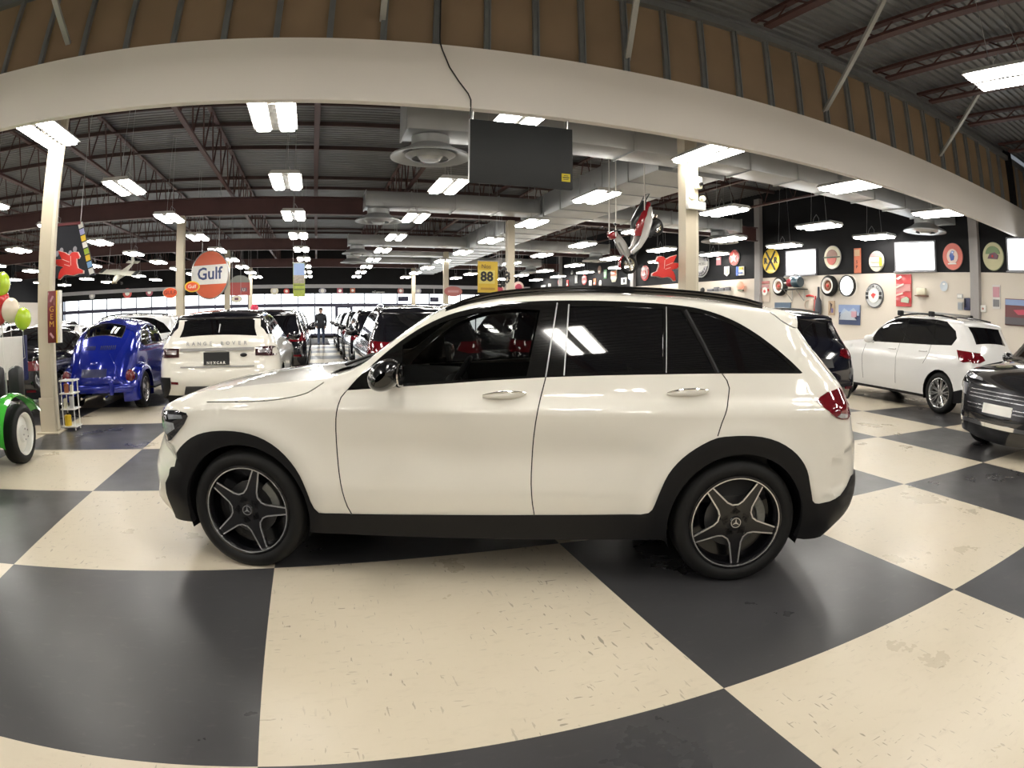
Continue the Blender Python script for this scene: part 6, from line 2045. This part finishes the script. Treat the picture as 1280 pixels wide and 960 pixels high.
# --- television hung from the bulkhead
tv = thing('television', 'black flat television hung from the white fascia, back panel dark', 'television', (2.40, 7.0, 3.46), 0)
b = MB(); b.rbox((0, 0, 0), (1.32, .045, .78), .008); b.build('screen', mat('dull_black_screen', (.016, .018, .019), .55, var=.03), tv)
b = MB(); b.box((-.662, -.005, 0), (.006, .05, .78)); b.build('bright_edge', STEEL, tv)
b = MB(); b.box((.565, -.026, -.245), (.115, .006, .10)); st_ = b.build('sticker', mat('sticker_yellow', (.70, .58, .02), .5), tv)
b = MB(); b.box((.565, -.030, -.245), (.085, .003, .012)); b.box((.565, -.030, -.222), (.06, .003, .008)); b.box((.565, -.030, -.268), (.07, .003, .008)); b.build('print', BLACK, st_)
for x in (-.62, .60):
    b = MB(); b.tube((x, 0, .38), (x, -.02, .62), .007, n=6); b.build('hanger', STEEL, tv)
cb = thing('cable', 'thin black cable draped over the white fascia down to the television', 'cable', (1.35, 6.93, 4.79), 0)
b = MB()
pts = [Vector(p) for p in catmull([(0, 0, .9), (0, .0, .02), (.02, -.005, -.05), (.12, -.01, -.34), (.32, -.01, -.62), (.385, -.005, -.76), (.39, .03, -.95)], .05)] if False else [Vector(p) for p in ((-.01, .02, .9), (0, .02, .1), (0, -.005, .0), (.03, -.008, -.10), (.12, -.01, -.32), (.24, -.01, -.50), (.35, -.01, -.64), (.385, -.01, -.72), (.39, .01, -.83), (.39, .05, -.95))]
b.path(pts, .009, 6); b.build('lead', BLACK, cb)

# --- hanging banners
bn = thing('banner', 'hanging picture banner, blue above and lime below, over the aisle', 'banner', (-.625, 21.3, 2.74), 0)
b = MB(); b.box((0, 0, .0), (.40, .02, 1.14)); b.build('cloth', mat('banner_green', (.30, .36, .06), .6, var=.3, scale=8), bn)
b = MB(); b.box((0, -.013, .36), (.38, .006, .40)); b.build('sky_print', mat('sky_print', (.22, .30, .50), .5), bn)
b = MB(); b.box((0, -.013, .02), (.38, .006, .28)); b.build('street_print', mat('street_print', (.30, .26, .22), .5, var=.6, scale=20), bn)
b = MB(); b.box((0, -.013, -.32), (.36, .006, .05)); b.box((0, -.013, -.18), (.36, .006, .04)); b.build('text_bars', mat('olive_print', (.14, .16, .05), .5), bn)
b = MB(); b.tube((-.22, 0, .58), (.22, 0, .58), .014); b.tube((-.2, 0, .58), (-.2, 0, 3.46), .004, n=5); b.tube((.2, 0, .58), (.2, 0, 3.46), .004, n=5); b.build('rod', STEEL, bn)
nb = thing('banner', 'yellow banner with the black number 88 beside a slim column', 'banner', (4.52, 16.0, 2.56), 0)
b = MB(); b.box((0, 0, 0), (.56, .02, .84)); b.build('cloth', mat('mustard_cloth', (.62, .42, .04), .5), nb)
b = MB(); b.box((-.03, -.012, .0), (.46, .004, .36)); b.build('pale_field', mat('pale_mustard', (.66, .55, .14), .5), nb)
text_mesh('88', .36, .006, frame((0, -1, 0), (1, 0, 0), (-.03, -.018, .0)), bold=.012).build('lettering', BLACK, nb, flat=True)
text_mesh('Nos', .16, .006, frame((0, -1, 0), (1, 0, 0), (-.05, -.014, .28))).build('lettering', mat('brown_letters', (.16, .10, .04), .5), nb, flat=True)
b = MB(); b.box((0, -.012, -.32), (.40, .004, .06)); b.build('foot_line', mat('ochre_print', (.42, .24, .03), .5), nb)
b = MB(); b.tube((-.29, 0, .43), (.29, 0, .43), .014); b.tube((-.25, 0, .43), (-.25, 0, 3.64), .004, n=5); b.tube((.25, 0, .43), (.25, 0, 3.64), .004, n=5); b.build('rod', STEEL, nb)
wr = thing('wreath', 'dark bushy wreath hanging between the yellow banner and the slim column', 'wreath', (5.0, 16.3, 2.60), 0)
b = MB()
random.seed(5)
for k in range(90):
    a = random.random() * 2 * PI; q = random.random() * 2 * PI; rr = .17 + .06 * math.cos(q)
    p = Vector((rr * math.cos(a), .05 * math.sin(q), rr * 1.2 * math.sin(a)))
    b.ball(p, (.03, .02, .04), 5, 4)
b.build('foliage', mat('dark_foliage', (.03, .028, .03), .6, var=.5), wr)
wr.children[0]['kind'] = 'stuff'
b = MB(); b.tube((0, 0, .26), (0, 0, 1.775), .004, n=5); b.build('string', STEEL, wr)
for k, (x, y, z, r, lab) in enumerate(((4.98, 16.45, 2.24, .165, 'pink and white paper rosette under the yellow banner'), (6.75, 20.0, 2.50, .20, 'pink and white paper rosette right of the slim column'))):
    o = thing('paper_rosette', lab, 'rosette', (x, y, z), 0, 'pink paper rosettes')
    b = MB()
    for i in range(32):
        a = 2 * PI * i / 32; c = 2 * PI * (i + 1) / 32
        b.add([(0, -.06, 0), (r * math.cos(a), 0, r * math.sin(a)), (r * math.cos(c), -.02 if i % 2 else 0, r * math.sin(c))], [(0, 1, 2)])
    b.lathe([(r, 0), (0, .02)], frame((0, 1, 0), None), 32)
    b.build('pleats', mat('pale_pleats', (.75, .58, .52), .5), o, 20)
    b = MB(); b.lathe([(r * .62, .02), (r * .55, .07), (0, .08)], frame((0, -1, 0), None), 24); b.build('centre', mat('raspberry', (.52, .07, .12), .5), o)
    b = MB(); b.tube((0, .01, 0), (0, .01, (4.375 if k == 0 else 4.285) - z), .004, n=5); b.build('string', STEEL, o)
hb = thing('banner', 'dark hanging banner with a bright stickered edge beside the left column', 'banner', (-4.30, 10.05, 2.72), 0)
b = MB(); b.add([(-.42, 0, .44), (.28, 0, .44), (.56, .0, -.46), (-.42, 0, -.46), (-.42, .03, .44), (.28, .03, .44), (.56, .03, -.46), (-.42, .03, -.46)], [(0, 3, 2, 1), (4, 5, 6, 7), (0, 1, 5, 4), (1, 2, 6, 5), (2, 3, 7, 6), (3, 0, 4, 7)])
b.build('cloth', mat('night_cloth', (.010, .012, .022), .6), hb)
b = MB(); b.box((-.08, -.01, .42), (.66, .03, .05)); b.build('red_hem', mat('maroon_enamel', (.15, .012, .018), .35, coat=.5), hb)
cols = [WHITE, mat('sticker_lilac', (.45, .45, .75), .4), YELLOW, WHITE, mat('sticker_lime', (.40, .55, .05), .4), YELLOW, mat('sticker_sky', (.2, .4, .7), .4), WHITE]
for k, c in enumerate(cols):
    z = .38 - .11 * k
    x = .28 + .28 * (.44 - z) / .9 - .05
    b = MB(); b.box((x, -.008, z), (.085, .014, .095), Matrix.Rotation(-.3, 3, 'Y')); b.build('sticker', c, hb)
b = MB()
for q in range(5): b.ball((-.2 + .09 * q, -.006, -.06 + .05 * math.sin(q * 2)), (.04, .006, .05), 8, 6)
b.build('pale_flowers', mat('lilac_grey', (.36, .36, .42), .5), hb)
b = MB()
for x in (-.35, .24): b.tube((x, .015, .44), (x, .015, 3.46), .005, n=5)
b.build('hanger', STEEL, hb)

# --- model aeroplane under the roof
ap = thing('model_aeroplane', 'white high-wing model aeroplane hanging under the roof at the left', 'model aeroplane', (-7.02, 21.6, 3.09), math.radians(-25), None)
AW = mat('cream_fabric_wing', (.62, .61, .52), .4, var=.05)
b = MB(); b.path([(0, -.42, -.04), (0, -.30, 0), (0, 0, .02), (0, .45, .03), (0, .80, .06)], [.05, .10, .11, .07, .025], 12); b.build('fuselage', AW, ap)
b = MB(); b.rbox((0, -.05, .13), (1.85, .30, .03), .012); b.build('wing', AW, ap)
for s_ in (-1, 1):
    b = MB(); b.rbox((.84 * s_, -.05, .15), (.18, .28, .03), .01); b.build('wing_tip', mat('dark_grey_plastic', (.05, .05, .052), .5), ap)
    b = MB(); b.tube((.05 * s_, -.05, -.08), (.5 * s_, -.05, .12), .010); b.build('strut', AW, ap)
    b = MB(); b.lathe([(0, -.02), (.05, -.02), (.05, .02), (0, .02)], frame((1, 0, 0), None, (.16 * s_, -.2, -.20)), 14); b.tube((.06 * s_, -.2, -.08), (.16 * s_, -.2, -.20), .01); b.build('landing_wheel', BLACK, ap)
b = MB(); b.rbox((0, .78, .09), (.60, .16, .02), .008); b.build('tail_plane', AW, ap)
b = MB(); b.prism([(0, 0), (.18, 0), (.20, .24), (.08, .26)], -.01, .01, frame((1, 0, 0), (0, 1, 0), (0, .68, .06))); b.build('fin', AW, ap)
b = MB(); b.rbox((0, -.47, -.03), (.44, .012, .04), .005); b.ball((0, -.47, -.03), (.04, .05, .04)); b.build('propeller', mat('tan_prop', (.25, .2, .12), .4), ap)
b = MB()
for s_ in (-.6, .6): b.tube((s_, -.05, .14), (s_ * .5, 0, 3.1), .004, n=5)
b.build('wire', STEEL, ap)
for c in ap.children:
    if c.name.split('.')[0] != 'wire': c.rotation_euler = (.55, .12, 0)

# --- emergency light on the right column
el = thing('emergency_light', 'white twin-head emergency light box on the right column', 'emergency light', (5.80, 8.27, 3.32), 0)
b = MB(); b.rbox((0, 0, 0), (.34, .09, .14), .015); b.build('case', WHITE, el)
for s_ in (-1, 1):
    b = MB(); b.lathe([(0, .06), (.045, .05), (.05, 0), (.03, -.03), (0, -.03)], frame((.3 * s_, -1, .1), None, (.10 * s_, -.02, .12)), 14); b.build('lamp_head', CREAM, el)
cv_ = thing('camera_box', 'small pale box high on the right column', 'box', (5.86, 8.27, 3.70), 0)
b = MB(); b.rbox((0, 0, 0), (.10, .10, .20), .02); b.build('case', CREAM, cv_)
b = MB(); b.tube((0, -.05, -.02), (0, -.09, -.03), .03); b.build('lens', BLACK, cv_)


# --- scooter hung nose-down
def build_scooter():
    r = thing('motor_scooter', 'red, white and black motor scooter hanging nose-down on straps', 'motor scooter', (5.70, 10.35, 2.50), 0)
    # built upright (forward = +x, up = +z), then tipped nose-down and turned
    yaw = math.radians(182)
    T = Matrix.Rotation(yaw, 4, 'Z') @ Matrix.Scale(.80, 4) @ Matrix.Rotation(math.radians(52), 4, 'Y') @ Matrix.Translation((-1.22, 0, -.22))
    SB = mat('scooter_white', (.62, .60, .57), .25, coat=.8); SR = mat('scooter_red', (.34, .012, .02), .2, coat=1.0); SK = mat('scooter_black', (.014, .014, .016), .35, coat=.3)

    def part(nm, b, mm, par=r):
        b.xform(T)
        return b.build(nm, mm, par)
    for nm, x in (('front_wheel', 1.22), ('rear_wheel', 0)):
        m = frame((0, 1, 0), (1, 0, 0), (x, 0, .22))
        b = MB(); b.lathe([(.15, -.05), (.20, -.055), (.225, -.03), (.225, .03), (.20, .055), (.15, .05)], m, 36); w_ = part(nm, b, RUBBER)
        b = MB(); b.lathe([(.155, -.045), (.145, -.03), (.145, .03), (.155, .045)], m, 36)
        for k in range(5):
            a = 2 * PI * k / 5; b.tube(m @ Vector((math.cos(a) * .02, math.sin(a) * .02, 0)), m @ Vector((math.cos(a) * .15, math.sin(a) * .15, 0)), .018, .014, 8)
        b.lathe([(0, -.06), (.035, -.05), (.035, .05), (0, .06)], m, 16); part('spoked_rim', b, mat('pale_gold_rim', (.55, .50, .40), .25, .8), w_)
    b = MB()
    for s_ in (-.075, .075): b.tube((1.22, s_, .22), (1.02, s_, .78), .022)
    part('fork', b, STEEL)
    b = MB(); b.grid(lambda u, v: Vector((1.22 - .25 * math.cos(PI * (.15 + .7 * u)), (v - .5) * .13, .22 + .25 * math.sin(PI * (.15 + .7 * u)) + .02 * math.sin(PI * v))), 12, 5); part('front_mudguard', b, SR)
    b = MB()
    b.grid(lambda u, v: Vector((1.10 - .20 * u + .06 * math.sin(PI * v), (v - .5) * (.20 + .22 * math.sin(PI * min(1, u * 1.1))), .36 + .62 * u)), 10, 8)
    b.grid(lambda u, v: Vector((1.05 - .20 * u + .03 * math.sin(PI * v), (v - .5) * (.20 + .20 * math.sin(PI * min(1, u * 1.1))), .36 + .62 * u)), 10, 8)
    part('leg_shield', b, SB)
    b = MB(); b.rbox((.74, 0, .30), (.56, .26, .10), .03); part('footboard', b, SK)
    for s_ in (-1, 1):
        b = MB(); b.path([(1.0, .14 * s_, .38), (.75, .16 * s_, .33), (.45, .17 * s_, .38), (.10, .17 * s_, .52), (-.22, .13 * s_, .66)], [.05, .06, .09, .10, .04], 10); part('side_panel', b, SB)
    b = MB(); b.path([(.50, 0, .42), (.30, 0, .56), (.02, 0, .64), (-.34, 0, .72)], [.10, .17, .17, .06], 12); part('tail_body', b, SR)
    b = MB(); b.path([(.46, 0, .66), (.30, 0, .73), (.0, 0, .76), (-.28, 0, .82)], [.06, .10, .11, .06], 12); part('seat', b, SK)
    b = MB(); b.rbox((.12, .10, .27), (.50, .14, .16), .05); b.rbox((.1, 0, .36), (.36, .2, .22), .05); part('engine', b, SK)
    b = MB(); b.path([(.25, -.14, .18), (.0, -.17, .20), (-.34, -.17, .32)], [.03, .06, .05], 12); part('exhaust', b, mat('pale_gold_rim', (.55, .50, .40), .25, .8))
    b = MB(); b.path([(.86, -.34, .98), (.90, -.18, 1.04), (.92, 0, 1.0), (.90, .18, 1.04), (.86, .34, .98)], .016, 8); part('handlebar', b, SK)
    b = MB(); b.rbox((.97, 0, .98), (.16, .24, .16), .05); part('headset', b, SR)
    for s_ in (-1, 1):
        b = MB(); b.tube((.90, .22 * s_, 1.03), (.86, .30 * s_, 1.16), .008); b.ball((.86, .31 * s_, 1.19), (.02, .06, .04)); part('mirror', b, SK)
    b = MB(); b.path([(-.18, -.10, .84), (-.46, -.11, .88), (-.50, 0, .88), (-.46, .11, .88), (-.18, .10, .84)], .013, 6); b.tube((-.34, -.10, .87), (-.34, .10, .87), .010); part('luggage_rack', b, SK)
    for (x, z, y) in ((1.0, .95, .16), (1.0, .95, -.16), (-.05, .74, .12)):
        p = T @ Vector((x, y, z))
        b = MB(); b.tube(p, Vector((p.x, p.y, 6.18 - 2.50)), .013, n=6); b.build('strap', WHITE, r)
    return r


build_scooter()


# --- the person by the far doors
def build_person():
    r = thing('person', 'person in a dark hooded jacket and jeans standing by the far doors', 'person', (.16, 32.3, 0), 0)
    r.scale = (1.14, 1.14, 1.10)
    me = bpy.data.meshes.new('body')
    J = {'pel': (0, 0, .93), 'wst': (0, .0, 1.06), 'che': (0, .01, 1.30), 'nk': (0, 0, 1.47), 'hd0': (0, -.01, 1.56), 'hd1': (0, -.02, 1.66), 'hd2': (0, -.01, 1.74)}
    R = {'pel': .15, 'wst': .175, 'che': .195, 'nk': .065, 'hd0': .075, 'hd1': .095, 'hd2': .06}
    E = [('pel', 'wst'), ('wst', 'che'), ('che', 'nk'), ('nk', 'hd0'), ('hd0', 'hd1'), ('hd1', 'hd2')]
    for s_, n in ((1, 'r'), (-1, 'l')):
        a = .02 if s_ > 0 else -.10
        J.update({'hip' + n: (.095 * s_, 0, .88), 'kn' + n: (.105 * s_, -.03 + a * .3, .49), 'an' + n: (.11 * s_, .02 + a, .10), 'to' + n: (.12 * s_, -.13 + a, .05),
                  'sh' + n: (.19 * s_, .01, 1.40), 'el' + n: (.235 * s_, .03, 1.13), 'wr' + n: (.215 * s_, -.07, .92), 'ha' + n: (.20 * s_, -.10, .86)})
        R.update({'hip' + n: .105, 'kn' + n: .07, 'an' + n: .05, 'to' + n: .042, 'sh' + n: .085, 'el' + n: .062, 'wr' + n: .045, 'ha' + n: .04})
        E += [('pel', 'hip' + n), ('hip' + n, 'kn' + n), ('kn' + n, 'an' + n), ('an' + n, 'to' + n), ('che', 'sh' + n), ('sh' + n, 'el' + n), ('el' + n, 'wr' + n), ('wr' + n, 'ha' + n)]
        for q in range(4):
            J['f%d%s' % (q, n)] = ((.190 + .004 * q) * s_, -.135 + .018 * q, .775 + .006 * abs(q - 1)); R['f%d%s' % (q, n)] = .010
            E.append(('ha' + n, 'f%d%s' % (q, n)))
        J['th' + n] = (.170 * s_, -.14, .83); R['th' + n] = .011; E.append(('ha' + n, 'th' + n))
    K = list(J)
    me.from_pydata([J[k] for k in K], [(K.index(a), K.index(b)) for a, b in E], [])
    o = bpy.data.objects.new('body', me); COL.objects.link(o)
    md = o.modifiers.new('skin', 'SKIN')
    for i, k in enumerate(K):
        me.skin_vertices[0].data[i].radius = (R[k], R[k])
        me.skin_vertices[0].data[i].use_root = (k == 'pel')
    sb = o.modifiers.new('sub', 'SUBSURF'); sb.levels = 2; sb.render_levels = 2
    dg = bpy.context.evaluated_depsgraph_get()
    m2 = bpy.data.meshes.new_from_object(o.evaluated_get(dg))
    bpy.data.objects.remove(o)
    SKIN = mat('skin', (.42, .26, .19), .5); JK = mat('dark_jacket', (.012, .013, .018), .8, var=.15); JN = mat('blue_jeans', (.045, .065, .12), .8, var=.2, scale=14); SH = mat('dark_shoes', (.012, .012, .012), .5)
    for q in (SKIN, JK, JN, SH): m2.materials.append(q)
    for p in m2.polygons:
        c = p.center
        p.use_smooth = True
        hand = c.z < .91 and abs(c.x) > .155 and c.y < -.05 and c.z > .74
        p.material_index = 0 if (c.z > 1.49 or hand) else 1 if c.z > .86 else 2 if c.z > .09 else 3
    bo = bpy.data.objects.new('body', m2); COL.objects.link(bo); bo.parent = r
    # hair cap with hood behind, coat hem and collar
    b = MB(); b.ball((0, .012, 1.69), (.098, .108, .10), 18, 10); b.v = [v if v[2] > 1.62 or v[1] > .03 else (v[0] * .9, max(v[1], -.05), v[2]) for v in b.v]; b.build('hair', mat('dark_hair', (.03, .022, .018), .7), r)
    b = MB(); b.lathe([(.205, .80), (.215, .95), (.20, 1.05), (.18, 1.06)], Matrix.Diagonal((1, .86, 1, 1)), 24); b.build('jacket_hem', JK, r)
    b = MB(); b.path([(.10 * math.cos(a), .02 + .10 * math.sin(a), 1.475) for a in [2 * PI * k / 18 for k in range(18)]], .035, 8, closed=True); b.build('hood', JK, r)
    f = MB(); f.ball((0, -.112, 1.64), (.016, .022, .026), 8, 6); f.build('nose', SKIN, r)
    for s_ in (-1, 1):
        f = MB(); f.ball((.036 * s_, -.098, 1.672), (.012, .008, .008), 8, 6); f.build('eye', BLACK, r)
        f = MB(); f.ball((.095 * s_, -.005, 1.65), (.014, .022, .032), 8, 6); f.build('ear', SKIN, r)
    f = MB(); f.ball((0, -.098, 1.598), (.026, .008, .007), 8, 6); f.build('mouth', mat('lip', (.30, .12, .10), .5), r)


build_person()
mtt = thing('door_mat', 'dark grey entrance mat in the aisle under the person', 'mat', (.10, 37.2, 0), 0)
b = MB(); b.rbox((0, 0, .008), (1.05, 9.2, .014), .004); b.build('carpet', mat('mat_grey', (.05, .05, .055), .9), mtt)
